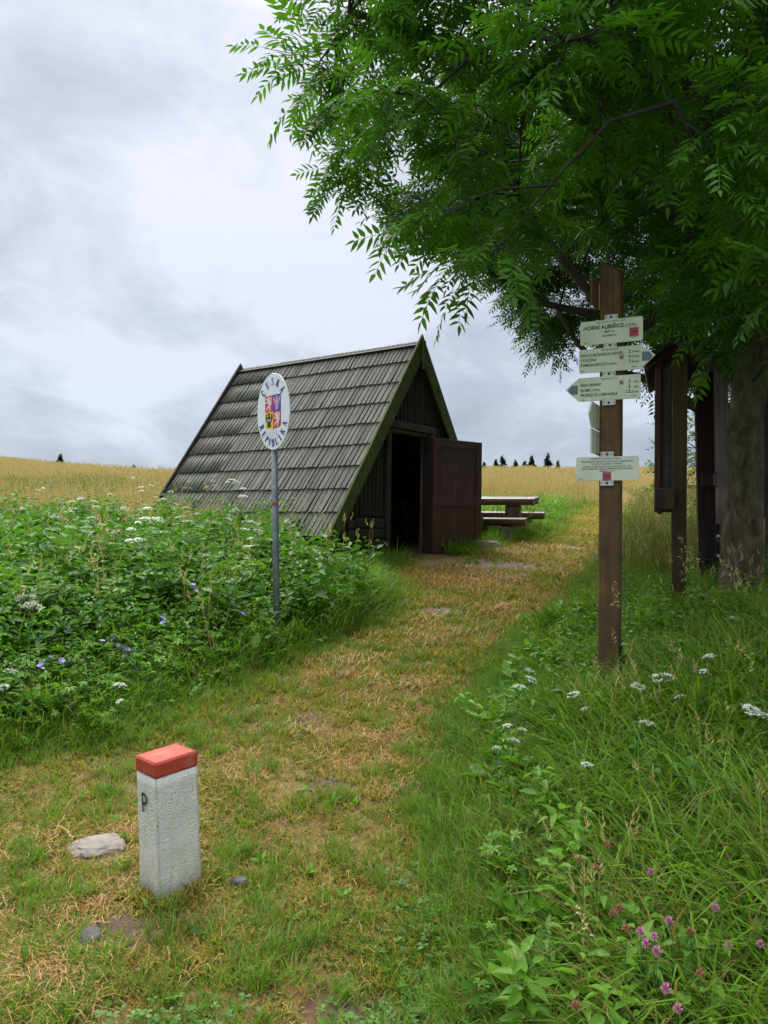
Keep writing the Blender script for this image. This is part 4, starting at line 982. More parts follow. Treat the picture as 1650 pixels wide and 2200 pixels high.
def build_crown(root, centers, limbs, twigs, leaves_per, protos, mat, twig_len, droop, trunkr, seed, outd=None, leafscale=1.0, bright=None):
    """centers (n,3); limbs list of polylines to attach to"""
    r_ = np.random.default_rng(seed)
    nodes = np.array([p for l in limbs for p in l])
    wood_ = MB(); LV, LF, A_, A2 = [], [], [], []; n0 = 0
    for ci, c in enumerate(centers):
        d = np.linalg.norm(nodes - c, axis=1) + 0.5 * np.maximum(0, nodes[:, 2] - c[2]); nd = nodes[np.argmin(d)]
        ax = c - nd; ln = np.linalg.norm(ax) + 1e-6; ax /= ln
        mid = (c + nd) / 2 + r_.normal(0, .06, 3) * ln + np.array([0, 0, .10 * ln])
        rr = min(trunkr, 0.006 + 0.009 * ln)
        wood_.tube([nd, nd * .5 + mid * .5, mid, c * .5 + mid * .5 + np.array([0, 0, .02 * ln]), c], [rr, rr * .85, rr * .65, rr * .45, rr * .25], 5, cap=False)
        if ln > 0.5: nodes = np.concatenate([nodes, [mid, (mid + c) / 2]])
        cb = (bright(c) if bright is not None else 0.0) + r_.normal(0, .12)
        for k in range(twigs):
            dr = ax * 0.9 + r_.normal(0, .62, 3); dr[2] = dr[2] * 0.6 - droop; dr /= np.linalg.norm(dr)
            tl = twig_len * r_.uniform(.6, 1.2); e_ = c + dr * tl
            st = c - ax * r_.uniform(0, .25) * twig_len
            wood_.tube([st, (st + e_) / 2 + np.array([0, 0, .04]), e_], [.006, .004, .002], 3, cap=False)
            for j in range(leaves_per):
                s = 0.15 + 0.85 * (j + .5) / leaves_per; base = st + (e_ - st) * s + np.array([0, 0, .16 * s * (1 - s)])
                side = np.cross(dr, (0, 0, 1.0)); side /= np.linalg.norm(side) + 1e-6
                sg = (1 if j % 2 else -1)
                ld = dr * (1.0 if j == leaves_per - 1 else r_.uniform(.4, .8)) + (0 if j == leaves_per - 1 else side * sg * .8) + r_.normal(0, .2, 3); ld[2] -= droop * .6; ld /= np.linalg.norm(ld)
                up = np.array([0, 0, 1.0]) + r_.normal(0, .33, 3); y_ = np.cross(up, ld); y_ /= np.linalg.norm(y_) + 1e-6; z_ = np.cross(ld, y_)
                V_, F_ = protos[r_.integers(len(protos))]; sc_ = leafscale * r_.uniform(.75, 1.2)
                LV.append((V_ * sc_) @ np.array([ld, y_, z_]) + base); LF.append(F_ + n0); n0 += len(V_)
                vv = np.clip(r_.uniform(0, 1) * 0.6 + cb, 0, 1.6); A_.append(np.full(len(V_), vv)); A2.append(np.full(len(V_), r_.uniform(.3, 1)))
    return wood_, np.concatenate(LV), np.concatenate(LF), np.concatenate(A_), np.concatenate(A2)
# near ash tree
NT = (3.06, 6.6)
nz0 = g0(*NT)
tree = empty('ash_tree', (0, 0, 0), label='large ash tree with grey trunk overhanging the signs and path', cat='tree')
tree.location = (NT[0], NT[1], nz0)
trunk = [(3.10, 6.6, nz0 - .2), (3.09, 6.6, nz0 + .06), (3.08, 6.6, nz0 + .28), (3.075, 6.6, nz0 + .7), (3.08, 6.6, 2.1), (3.11, 6.58, 2.6), (3.15, 6.55, 3.1), (3.21, 6.5, 3.8), (3.3, 6.4, 4.6), (3.35, 6.2, 5.6), (3.25, 6.0, 6.6), (3.1, 5.9, 7.6)]
tr_r = [.27, .225, .188, .168, .156, .140, .140, .128, .125, .10, .075, .05]
def curve(P, n=10):
    P = np.array(P, float); t_ = np.linspace(0, 1, len(P)); tt_ = np.linspace(0, 1, n)
    out = np.stack([np.interp(tt_, t_, P[:, k]) for k in range(3)], -1)
    for _ in range(2): out[1:-1] = (out[:-2] + 2 * out[1:-1] + out[2:]) / 4
    return out
limbs_def = [
 ([(3.15, 6.55, 3.0), (2.6, 6.3, 3.8), (1.8, 6.0, 4.6), (0.8, 5.8, 5.1), (-0.3, 5.6, 5.3)], .075),
 ([(3.2, 6.5, 3.6), (2.7, 6.1, 4.5), (2.1, 5.7, 5.1), (1.4, 5.3, 5.4), (0.8, 5.1, 5.5)], .05),
 ([(3.12, 6.58, 2.75), (2.6, 6.7, 3.2), (2.0, 6.9, 3.45), (1.4, 6.9, 3.5), (0.9, 6.7, 3.75)], .055),
 ([(3.3, 6.4, 4.4), (3.0, 5.9, 5.4), (2.6, 5.5, 6.0), (2.1, 5.3, 6.4)], .05),
 ([(3.3, 6.4, 4.6), (3.7, 5.8, 5.4), (3.9, 5.3, 5.9)], .045),
 ([(3.2, 6.5, 3.8), (3.7, 6.9, 4.6), (4.5, 7.4, 5.2), (5.4, 7.6, 5.4)], .065),
 ([(3.35, 6.2, 5.6), (2.4, 6.2, 6.6), (1.3, 6.2, 7.2), (.3, 6.1, 7.4)], .06),
 ([(3.35, 6.2, 5.4), (3.4, 7.2, 6.2), (3.3, 8.2, 6.8)], .05),
 ([(2.0, 6.9, 3.45), (1.6, 7.4, 4.2), (1.1, 7.6, 5.2), (0.9, 7.6, 6.4)], .04),
 ([(3.15, 6.55, 3.15), (2.8, 6.2, 3.7), (2.5, 5.9, 4.0), (2.2, 5.7, 4.1)], .03),
 ([(1.8, 6.0, 4.6), (1.45, 5.95, 5.6), (1.2, 5.9, 6.8)], .045),
]
limbs = []
wd = MB()
tw = MB()
# trunk with slightly fluted section
tw.tube([(p[0] - NT[0], p[1] - NT[1], p[2] - nz0) for p in curve(trunk, 30)], list(np.interp(np.linspace(0, 1, 30), np.linspace(0, 1, 12), tr_r)), 20)
tm = tw.mesh('trunk', M_bark, smooth=True)
from mathutils import noise as mn
tm.calc_loop_triangles()
nrm = [v.normal.copy() for v in tm.vertices]
for v, n_ in zip(tm.vertices, nrm): v.co += n_ * (0.02 * mn.noise(Vector((v.co.x * 5, v.co.y * 5, v.co.z * 1.2))) + 0.008 * mn.noise(v.co * 14))
mesh_obj('trunk', tm, tree)
for P, r0 in limbs_def:
    c_ = curve(P, 12); limbs.append(c_); n = len(c_)
    wd.tube(c_, [r0 * (1 - .75 * i / (n - 1)) + .006 for i in range(n)], 8, cap=False)
limbs.append(np.array(trunk[6:]))
poly_near = [(700, -1100), (700, -60), (705, 30), (640, 105), (655, 185), (665, 240), (715, 280), (760, 350), (850, 375), (880, 450), (960, 500), (1050, 545), (1110, 570), (1180, 540), (1280, 560), (1390, 590), (1400, 700), (1500, 740), (1560, 690), (1690, 720), (2200, 900), (2500, -1100)]
def sample_centers(poly, n, dlo, dhi, box, seed, dmin, dfun=None, reject=None):
    r_ = np.random.default_rng(seed); out = []
    px = r_.uniform(box[0], box[2], 60000); py = r_.uniform(box[1], box[3], 60000); dd = dlo + (dhi - dlo) * r_.uniform(0, 1, 60000) ** 0.8
    ok = in_poly(px, py, poly)
    for x_, y_, d_ in zip(px[ok], py[ok], dd[ok]):
        if dfun is not None:
            lo, hi = dfun(x_, y_)
            if not lo <= d_ <= hi: continue
        p = at(x_, y_, d_)
        if p[2] > 9 or (reject is not None and reject(p)): continue
        if out and np.min(np.linalg.norm(np.array(out) - p, axis=1)) < dmin: continue
        out.append(p)
        if len(out) >= n: break
    return np.array(out)
def df(x_, y_):
    # the spray to the left hangs nearer than the far side of the crown; the mass thickens to the right
    f = (x_ - 540) / 700; f = min(max(f, 0), 1)
    if 1120 < x_ < 1480 and y_ > 330: return (6.2, 8.8)
    return (4.9 - 0.9 * f, 6.6 + 2.2 * f)
cn = sample_centers(poly_near, 600, 3.7, 8.8, (540, -900, 2100, 900), 3, 0.24, df)
protosA = [compound_leaf(5, 0.26, 0.092, 0.027, True, s) for s in range(6)] + [compound_leaf(4, 0.22, 0.096, 0.029, True, 20 + s) for s in range(3)]
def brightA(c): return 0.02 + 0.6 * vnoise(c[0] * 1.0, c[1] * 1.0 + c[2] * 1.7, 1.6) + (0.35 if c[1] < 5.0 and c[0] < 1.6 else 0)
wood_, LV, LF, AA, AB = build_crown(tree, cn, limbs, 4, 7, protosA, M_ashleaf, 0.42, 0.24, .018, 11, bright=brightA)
off = np.array([NT[0], NT[1], nz0])
for mbx, nm, mt in ((wd, 'limbs', M_limb), (wood_, 'branches', M_twig)):
    mbx.v = [tuple(np.array(v) - off) for v in mbx.v]; mbx.obj(nm, mt, tree, smooth=True)
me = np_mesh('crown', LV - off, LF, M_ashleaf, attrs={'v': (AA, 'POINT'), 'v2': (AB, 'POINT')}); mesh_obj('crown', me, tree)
# second ash behind the boards
BT = (4.75, 11.3); bz0 = g0(*BT)
tree2 = empty('ash_tree', (BT[0], BT[1], bz0), label='second ash tree farther back behind the information boards', cat='tree')
tk2 = curve([(4.75, 11.3, bz0 - .2), (4.72, 11.3, bz0 + 1.2), (4.6, 11.2, bz0 + 2.6), (4.6, 11.2, bz0 + 4.2), (4.5, 11.1, bz0 + 6)], 16)
tw = MB(); off2 = np.array([BT[0], BT[1], bz0]); tw.tube(tk2 - off2, list(np.linspace(.15, .05, 16)), 12); tw.obj('trunk', M_bark, tree2, smooth=True)
lim2 = []
wd = MB()
for P, r0 in (([(4.6, 11.2, bz0 + 2.3), (3.9, 11.0, bz0 + 2.75), (3.2, 10.9, bz0 + 2.75), (2.7, 10.8, bz0 + 3.1), (2.4, 10.7, bz0 + 3.6)], .07), ([(4.6, 11.2, bz0 + 2.6), (4.0, 11.6, bz0 + 3.4), (3.3, 11.9, bz0 + 4.2)], .05), ([(4.6, 11.2, bz0 + 2.6), (5.4, 11, bz0 + 3.6), (6.0, 10.8, bz0 + 4.4)], .05), ([(3.4, 10.9, bz0 + 2.75), (3.35, 10.9, bz0 + 3.8), (3.4, 11, bz0 + 5)], .035)):
    c_ = curve(P, 10); lim2.append(c_); wd.tube(c_ - off2, [r0 * (1 - .07 * i) + .004 for i in range(10)], 7, cap=False)
lim2.append(tk2[8:])
wd.obj('limbs', M_bark, tree2, smooth=True)
poly_back = [(960, 480), (1020, 570), (1130, 640), (1160, 710), (1210, 740), (1260, 730), (1300, 710), (1400, 770), (1450, 800), (1500, 800), (1560, 800), (1800, 840), (1900, 300), (960, 100)]
cn2 = sample_centers(poly_back, 320, 9.4, 13.0, (950, 100, 1900, 900), 5, 0.30)
protosB = [compound_leaf(4, 0.22, 0.080, 0.026, False, 40 + s) for s in range(5)]
wood_, LV, LF, AA, AB = build_crown(tree2, cn2, lim2, 6, 9, protosB, M_ashleaf2, 0.48, 0.22, .03, 12, leafscale=1.15, bright=lambda c: 0.25 + .3 * vnoise(c[0], c[1] + c[2], 1.5))
wood_.v = [tuple(np.array(v) - off2) for v in wood_.v]; wood_.obj('branches', M_twig, tree2, smooth=True)
me = np_mesh('crown', LV - off2, LF, M_ashleaf2, attrs={'v': (AA, 'POINT'), 'v2': (AB, 'POINT')}); mesh_obj('crown', me, tree2)
# bushes beyond the boards
M_bush = leaf_mat('bush_leaf', (0.05, 0.11, 0.02), (0.13, 0.24, 0.03), trans=0.4)
protosC = [compound_leaf(2, 0.12, 0.075, 0.036, False, 60 + s) for s in range(4)]
def bush(x, y, rx, rz, n, seed, label):
    r_ = np.random.default_rng(seed); z0 = g0(x, y); c = np.array([x, y, z0])
    ro = empty('bush', (x, y, z0), label=label, cat='bush', group='bushes at the edge of the meadow')
    th = r_.uniform(0, 6.28, n); rr = r_.uniform(.15, 1, n) ** .6; hh_ = r_.uniform(.18, 1, n)
    cc = np.stack([x + rx * rr * np.cos(th) * np.sqrt(1.05 - hh_ ** 2 * .8), y + rx * rr * np.sin(th) * np.sqrt(1.05 - hh_ ** 2 * .8), z0 + rz * hh_], -1)
    stem = curve([(x, y, z0 - .1), (x + .05, y, z0 + rz * .3), (x, y, z0 + rz * .75)], 8)
    st = MB(); st.tube(stem - c, list(np.linspace(.05, .015, 8)), 6); st.obj('trunk', M_twig, ro)
    w_, V_, F_, a1, a2 = build_crown(ro, cc, [stem], 3, 6, protosC, M_bush, .3, -.1, .015, seed, leafscale=1.2)
    w_.v = [tuple(np.array(v) - c) for v in w_.v]; w_.obj('branches', M_twig, ro)
    mesh_obj('crown', np_mesh('crown', V_ - c, F_, M_bush, attrs={'v': (a1, 'POINT'), 'v2': (a2, 'POINT')}), ro)
bush(6.9, 17.0, 1.1, 2.3, 55, 1, 'light green bush seen between the two information boards')
bush(6.6, 12.6, 1.3, 2.6, 70, 2, 'leafy bush at the right edge behind the tree trunk')
bush(8.6, 14.5, 1.3, 2.2, 60, 3, 'low spreading bush far right in the meadow')
# spruces on the skyline
M_spruce = leaf_mat('spruce_needles', (0.012, 0.022, 0.012), (0.03, 0.05, 0.024), trans=0.15)
def spruce(px, ytop, d, hgt, seed, label):
    p = at(px, ytop, d); r_ = np.random.default_rng(seed); gzv = g0(p[0], p[1]); z0 = p[2] - hgt
    hgt2 = max(p[2] - gzv, 0.8)
    ro = empty('spruce_tree', (p[0], p[1], gzv), label=label, cat='tree', group='spruces on the skyline')
    st = MB(); st.tube([(0, 0, -.1), (0, 0, hgt2 * .97)], [.06 + .01 * hgt2, .01], 6); st.obj('trunk', M_twig, ro)
    VV, FF, a1 = [], [], []; n0 = 0
    nb = int(60 + 60 * min(hgt2, 4)); sl2 = 0.62
    for k in range(nb):
        s = r_.uniform(0, 1) ** .8; z = hgt2 * (1 - s) ; 
        if z < .1: z = .1
        L_ = (0.10 + s * hgt2 * sl2 * .8) * r_.uniform(.55, 1.1); a_ = r_.uniform(0, 6.28); w2 = .10 + .10 * L_
        dx, dy = math.cos(a_), math.sin(a_)
        for q in range(3):
            w3 = w2 * r_.uniform(.6, 1.3); e_ = np.array([dx, dy, -.15 - .2 * q * .5]) * L_ * (1 - .2 * q); sd_ = np.array([-dy, dx, r_.normal(0, .3)]) * w3
            b0 = np.array([0, 0, z + .05 * q]); m_2 = b0 + e_ * .55
            VV.append(np.array([b0, m_2 + sd_, b0 + e_, m_2 - sd_])); FF.append(np.array([(0, 1, 2, 3)]) + n0); n0 += 4; a1 += [r_.uniform()] * 4
    mesh_obj('crown', np_mesh('crown', np.concatenate(VV), np.concatenate(FF), M_spruce, attrs={'v': (a1, 'POINT'), 'v2': (np.ones(len(a1)), 'POINT')}), ro)
crest = lambda u_: float(14 + (S0 - np.interp(u_, UT, ET)) / np.interp(u_, UT, _kt))
for k, (px_, yt, dd, lab) in enumerate([(130, 978, 8, 'lone spruce on the left skyline of the meadow'), (287, 1000, 12, 'tip of a spruce left of the hut roof'),
        (1041, 996, 6, 'small spruce tip right beside the open door top'), (1080, 980, 7, 'tallest spruce right of the hut door'), (1066, 990, 8, 'short spruce leaning against the tallest one'), (1107, 990, 8, 'narrow spruce between two taller ones'), (1142, 981, 9, 'second tall spruce from the left on the right skyline'), (1127, 992, 8, 'low spruce just left of the second tall one'), (1177, 975, 8, 'rightmost tall spruce on the skyline left of the guidepost'), (1199, 991, 9, 'small spruce tip nearest the guidepost')]):
    u_ = (px_ - 825) / FPX
    spruce(px_, yt, crest(u_) + dd, 3, 100 + k, lab)

# ---------------------------------------------------------------- vegetation sources
SRC = bpy.data.collections.new('vegetation_sources')
def src(names, builder, nvar, mats, prefix):
    col = bpy.data.collections.new(prefix)
    for k in range(nvar):
        V_, F_, v1, v2, fm = builder(np.random.default_rng(hash(prefix) % 1000 + k if False else 1000 + 17 * k + len(prefix)))
        me_ = np_mesh('%s_%02d' % (prefix, k), V_, F_, mats, attrs={'v': (v1, 'POINT'), 'v2': (v2, 'POINT')}, fmat=fm)
        o = bpy.data.objects.new('%s_%02d' % (prefix, k), me_); col.objects.link(o)
    return col
class VB:
    def __init__(s): s.V = []; s.F = []; s.a = []; s.b = []; s.m = []; s.n = 0
    def add(s, V, F, a, b, m=0):
        s.V.append(V); s.F.append(F + s.n); s.n += len(V); s.a.append(np.full(len(V), a)); s.b.append(np.full(len(V), b)); s.m += [m] * len(F)
    def out(s): return np.concatenate(s.V), np.concatenate(s.F), np.concatenate(s.a), np.concatenate(s.b), s.m
def blade(r_, x, y, h_, w_, lean, az, segs=3, curl=1.6, twist=0.0):
    """tapered grass blade bending over in direction az"""
    s = np.linspace(0, 1, segs + 1); th = lean + curl * s * s
    dz = np.cos(th); dx = np.sin(th); z = np.concatenate([[0], np.cumsum((dz[:-1] + dz[1:]) / 2)]) * h_ / segs; d = np.concatenate([[0], np.cumsum((dx[:-1] + dx[1:]) / 2)]) * h_ / segs
    ww = w_ * (1 - s ** 2.2) ; ww[-1] = 0
    ca, sa = math.cos(az), math.sin(az); fa = az + math.pi / 2 + twist; cf, sf = math.cos(fa), math.sin(fa)
    L_ = np.stack([x + d * ca + ww * cf / 2, y + d * sa + ww * sf / 2, z], -1); R_ = np.stack([x + d * ca - ww * cf / 2, y + d * sa - ww * sf / 2, z], -1)
    V = np.concatenate([L_, R_[:-1]]); n = segs + 1
    F = []
    for i in range(segs):
        if i < segs - 1: F += [(i, n + i, n + i + 1), (i, n + i + 1, i + 1)]
        else: F += [(i, n + i, i + 1)]
    return V, np.array(F)
def tuft(n, h_, w_, rad, lean=(.05, .6), curl=(.4, 1.8), segs=3, zb=-0.01):
    def f(r_):
        q = VB()
        for _ in range(n):
            a_ = r_.uniform(0, 6.28); rr = rad * math.sqrt(r_.uniform()); az = a_ + r_.normal(0, .9)
            V_, F_ = blade(r_, rr * math.cos(a_), rr * math.sin(a_), h_ * r_.uniform(.45, 1.1), w_ * r_.uniform(.6, 1.2), r_.uniform(*lean), az, segs, r_.uniform(*curl), r_.normal(0, .5))
            V_[:, 2] += zb; q.add(V_, F_, r_.uniform(), r_.uniform())
        return q.out()
    return f
def litter(r_):
    q = VB()
    for _ in range(34):
        a_ = r_.uniform(0, 6.28); rr = .10 * math.sqrt(r_.uniform()); L_ = r_.uniform(.03, .10); az = r_.uniform(0, 6.28); w_ = r_.uniform(.0007, .0016)
        p = np.array([rr * math.cos(a_), rr * math.sin(a_), r_.uniform(.002, .022)]); d = np.array([math.cos(az), math.sin(az), r_.normal(0, .18)]) * L_; s_ = np.array([-math.sin(az), math.cos(az), 0]) * w_
        m2 = p + d * .5 + np.array([0, 0, r_.uniform(0, .02)]) + s_ * r_.normal(0, 3)
        q.add(np.array([p - s_, p + s_, m2 + s_, m2 - s_, p + d]), np.array([(0, 1, 2), (0, 2, 3), (3, 2, 4)]), r_.uniform(), r_.uniform())
    return q.out()
def seed_stalks(n, h_, rad, head='panicle', leaves=True):
    def f(r_):
        q = VB()
        for _ in range(n):
            a_ = r_.uniform(0, 6.28); rr = rad * math.sqrt(r_.uniform()); x, y = rr * math.cos(a_), rr * math.sin(a_); az = r_.uniform(0, 6.28); H_ = h_ * r_.uniform(.65, 1.1); ln = r_.uniform(.02, .22)
            V_, F_ = blade(r_, x, y, H_, .0035, ln * .4, az, 4, ln * 1.4 + .1); V_[:, 2] -= .01
            a1 = r_.uniform(); b1 = r_.uniform(0, .75); q.add(V_, F_, a1, b1)
            tip = V_[4]; pr = V_[3]; dr = tip - pr; dr /= np.linalg.norm(dr) + 1e-9
            hl = r_.uniform(.06, .13)
            for k in range(9 if head == 'panicle' else 6):
                s = k / 8; b0 = tip - dr * hl * (1 - s) ; an = r_.uniform(0, 6.28); o_ = np.array([math.cos(an), math.sin(an), .5]) * (.022 * (1 - s) + .006); L2 = .018
                e_ = b0 + o_ + dr * L2; sd_ = np.cross(dr, o_); sd_ /= np.linalg.norm(sd_) + 1e-9
                q.add(np.array([b0, b0 + o_ * .6 + sd_ * .0035, e_, b0 + o_ * .6 - sd_ * .0035]), np.array([(0, 1, 2), (0, 2, 3)]), a1, b1 * .6)
            if leaves:
                for _k in range(2):
                    V_, F_ = blade(r_, x + r_.normal(0, .02), y + r_.normal(0, .02), H_ * r_.uniform(.35, .7), .006, r_.uniform(.05, .35), r_.uniform(0, 6.28), 3, r_.uniform(.5, 1.8)); q.add(V_, F_, r_.uniform(), r_.uniform(.2, 1))
        return q.out()
    return f
def forb(h_, pairs, ll, lw, nst=1, spread=.03):
    """upright stems with opposite pointed leaves (nettle-like)"""
    def f(r_):
        q = VB()
        for _s in range(nst):
            H_ = h_ * r_.uniform(.7, 1.1); x0, y0 = r_.normal(0, spread, 2); lx, ly = r_.normal(0, .12, 2)
            az0 = r_.uniform(0, 6.28)
            def st(s): return np.array([x0 + lx * s * s * H_, y0 + ly * s * s * H_, H_ * s])
            V_ = np.array([st(0) + (.003, 0, -.02), st(0) - (.003, 0, .02), st(.5) + (.0025, 0, 0), st(.5) - (.0025, 0, 0), st(1)]); q.add(V_, np.array([(0, 1, 3), (0, 3, 2), (2, 3, 4)]), .3, .9)
            for k in range(pairs):
                s = .22 + .78 * (k + r_.uniform(-.2, .2)) / (pairs - .6); s = min(max(s, .1), 1); az = az0 + k * 1.57 + r_.normal(0, .25)
                sc_ = (0.55 + .9 * math.sin(math.pi * min(1, (s * .75 + .12)))) * (1 if s < .9 else .7)
                a1 = r_.uniform(); 
                for sg in (0, math.pi):
                    V_, F_ = leaflet(ll * sc_ * r_.uniform(.8, 1.15), lw * sc_, .012, True); pet = .02
                    V_ = (V_ + (pet, 0, 0)) @ rotx_np(r_.normal(0, .35)).T @ roty_np(r_.normal(.25, .3) - .25 * s).T @ rotz_np(az + sg + r_.normal(0, .2)).T + st(s)
                    q.add(V_, F_, np.clip(a1 * .6 + .4 * s, 0, 1), r_.uniform(.25, 1))
        return q.out()
    return f
def lobed(h_, R_, n):
    """cranesbill-like plants: palmate leaves on stalks"""
    def f(r_):
        q = VB()
        for _ in range(n):
            az = r_.uniform(0, 6.28); rr = r_.uniform(.02, .13); H_ = h_ * r_.uniform(.4, 1.0); c = np.array([rr * math.cos(az), rr * math.sin(az), H_])
            V_ = np.array([(.0, .002, 0), (.0, -.002, 0), c]); q.add(V_, np.array([(0, 1, 2)]), .4, .8)
            til = rotx_np(r_.normal(0, .35)) @ roty_np(r_.normal(.25, .3)); a1, b1 = r_.uniform(), r_.uniform(.2, 1); rs = R_ * r_.uniform(.6, 1.15)
            for k in range(5):
                V_, F_ = leaflet(rs, rs * .50, .006, True); V_ = V_ @ rotz_np(az + (k - 2) * .95).T @ til.T + c; q.add(V_, F_, np.clip(a1 + r_.normal(0, .08), 0, 1), b1)
        return q.out()
    return f
def clover(r_):
    q = VB()
    for _ in range(16):
        c = np.array([*r_.normal(0, .05, 2), r_.uniform(.012, .045)]); a0 = r_.uniform(0, 6.28); a1, b1 = r_.uniform(), r_.uniform(.3, 1); rs = r_.uniform(.007, .013)
        for k in range(3):
            a_ = a0 + k * 2.094; u_ = np.array([math.cos(a_), math.sin(a_), r_.normal(.1, .15)]); w_ = np.array([-math.sin(a_), math.cos(a_), 0])
            V_ = np.array([c, c + u_ * rs * .9 + w_ * rs * .62, c + u_ * rs * 1.5 + w_ * rs * .35, c + u_ * rs * 1.5 - w_ * rs * .35, c + u_ * rs * .9 - w_ * rs * .62]); q.add(V_, np.array([(0, 1, 4), (1, 2, 4), (2, 3, 4)]), a1, b1)
        q.add(np.array([(c[0], c[1] + .001, 0), (c[0], c[1] - .001, 0), c]), np.array([(0, 1, 2)]), .4, .9)
    return q.out()
def pinnate(r_):
    q = VB()
    for _ in range(5):
        V_, F_ = compound_leaf(5, .30, .085, .034, False, int(r_.integers(9999))); az = r_.uniform(0, 6.28)
        V_ = V_ @ roty_np(-r_.uniform(.5, 1.2)).T @ rotz_np(az).T; q.add(V_, F_, r_.uniform(), r_.uniform(.3, 1))
    return q.out()
def broad(r_):
    q = VB()
    for _ in range(5):
        V_, F_ = leaflet(r_.uniform(.10, .17), r_.uniform(.06, .09), .012, True); az = r_.uniform(0, 6.28)
        V_ = (V_ + (.02, 0, 0)) @ rotx_np(r_.normal(0, .3)).T @ roty_np(-r_.uniform(0.1, .9)).T @ rotz_np(az).T; V_[:, 2] += .02; q.add(V_, F_, r_.uniform(), r_.uniform(.4, 1))
    return q.out()
def umbel_small(r_):
    q = VB(); H_ = r_.uniform(.75, 1.0)
    lx, ly = r_.normal(0, .06, 2); top = np.array([lx, ly, H_]); w_ = .003
    q.add(np.array([(w_, 0, -.02), (-w_, 0, -.02), top]), np.array([(0, 1, 2)]), .5, .9)
    for k in range(4):
        V_, F_ = compound_leaf(3, .16, .06, .03, False, int(r_.integers(9999))); V_ = V_ @ roty_np(-.4).T @ rotz_np(r_.uniform(0, 6.28)).T + top * r_.uniform(.2, .75); q.add(V_, F_, r_.uniform(), .9)
    for u_ in range(r_.integers(1, 4)):
        c0 = top + (np.array([*r_.normal(0, .05, 2), r_.normal(-.03, .03)]) if u_ else 0); R0 = r_.uniform(.025, .05)
        for k in range(40):
            a_ = r_.uniform(0, 6.28); rr = R0 * math.sqrt(r_.uniform()); c = c0 + np.array([rr * math.cos(a_), rr * math.sin(a_), .012 * (1 - (rr / R0) ** 2) + r_.normal(0, .002)]); s_ = .0055
            q.add(np.array([c + (s_, 0, 0), c + (0, s_, 0), c + (-s_, 0, .001), c + (0, -s_, 0)]), np.array([(0, 1, 2), (0, 2, 3)]), r_.uniform(), .99, 1)
    return q.out()
M_g = leaf_mat('short_grass', (0.055, 0.135, 0.010), (0.20, 0.31, 0.022), dry=(0.50, 0.34, 0.085), dry2=(0.34, 0.29, 0.045), trans=0.35)
M_lit = leaf_mat('dead_straw', (0.52, 0.33, 0.09), (0.26, 0.13, 0.035), dry=(0.52, 0.33, 0.09), dry2=(0.26, 0.13, 0.035), trans=0.15)
M_mg = leaf_mat('meadow_grass', (0.045, 0.130, 0.010), (0.20, 0.38, 0.026), dry=(0.38, 0.28, 0.11), dry2=(0.22, 0.20, 0.05), trans=0.4)
M_field = leaf_mat('seeding_meadow_grass', (0.09, 0.18, 0.025), (0.24, 0.29, 0.05), dry=(0.55, 0.42, 0.19), dry2=(0.40, 0.34, 0.12), trans=0.35)
M_forb = leaf_mat('herb_leaf', (0.028, 0.100, 0.011), (0.115, 0.29, 0.022), dry=(0.42, 0.33, 0.05), dry2=(0.30, 0.14, 0.04), trans=0.4)
M_forbL = leaf_mat('light_herb_leaf', (0.050, 0.155, 0.014), (0.19, 0.39, 0.032), dry=(0.45, 0.36, 0.06), dry2=(0.35, 0.16, 0.05), trans=0.4)
M_clv = leaf_mat('clover_leaf', (0.045, 0.13, 0.022), (0.13, 0.29, 0.04), trans=0.35)
M_petal = plain('white_petals', (0.60, 0.64, 0.52), 0.7, nz=0.08)
C_short = src(None, tuft(11, .060, .0068, .04, (.1, 1.1), (.3, 1.8), 2), 4, M_g, 'short_grass_tuft')
C_mid = src(None, tuft(20, .22, .0078, .06), 4, M_mg, 'mid_grass_tuft')
C_tall = src(None, tuft(20, .50, .0115, .09, (.03, .5), (.5, 2.3), 4), 4, M_mg, 'tall_grass_tuft')
C_lit = src(None, litter, 4, M_lit, 'straw_litter')
C_clv = src(None, clover, 3, M_clv, 'clover_patch')
C_forb = src(None, forb(.62, 8, .085, .042, 2, .05), 5, M_forb, 'nettle_stem')
C_forbL = src(None, forb(.55, 7, .075, .034, 2, .05), 4, M_forbL, 'herb_stem')
C_lob = src(None, lobed(.34, .055, 12), 4, M_forbL, 'cranesbill_leaf')
C_pin = src(None, pinnate, 4, M_forb, 'pinnate_leaf')
C_brd = src(None, broad, 3, M_forbL, 'plantain_leaf')
C_umb = src(None, umbel_small, 4, [M_forbL, M_petal], 'umbel_plant')
C_fld = src(None, seed_stalks(26, .72, .30), 5, M_field, 'field_stalk')
C_stk = src(None, seed_stalks(5, .85, .08), 4, M_field, 'tall_stalk')

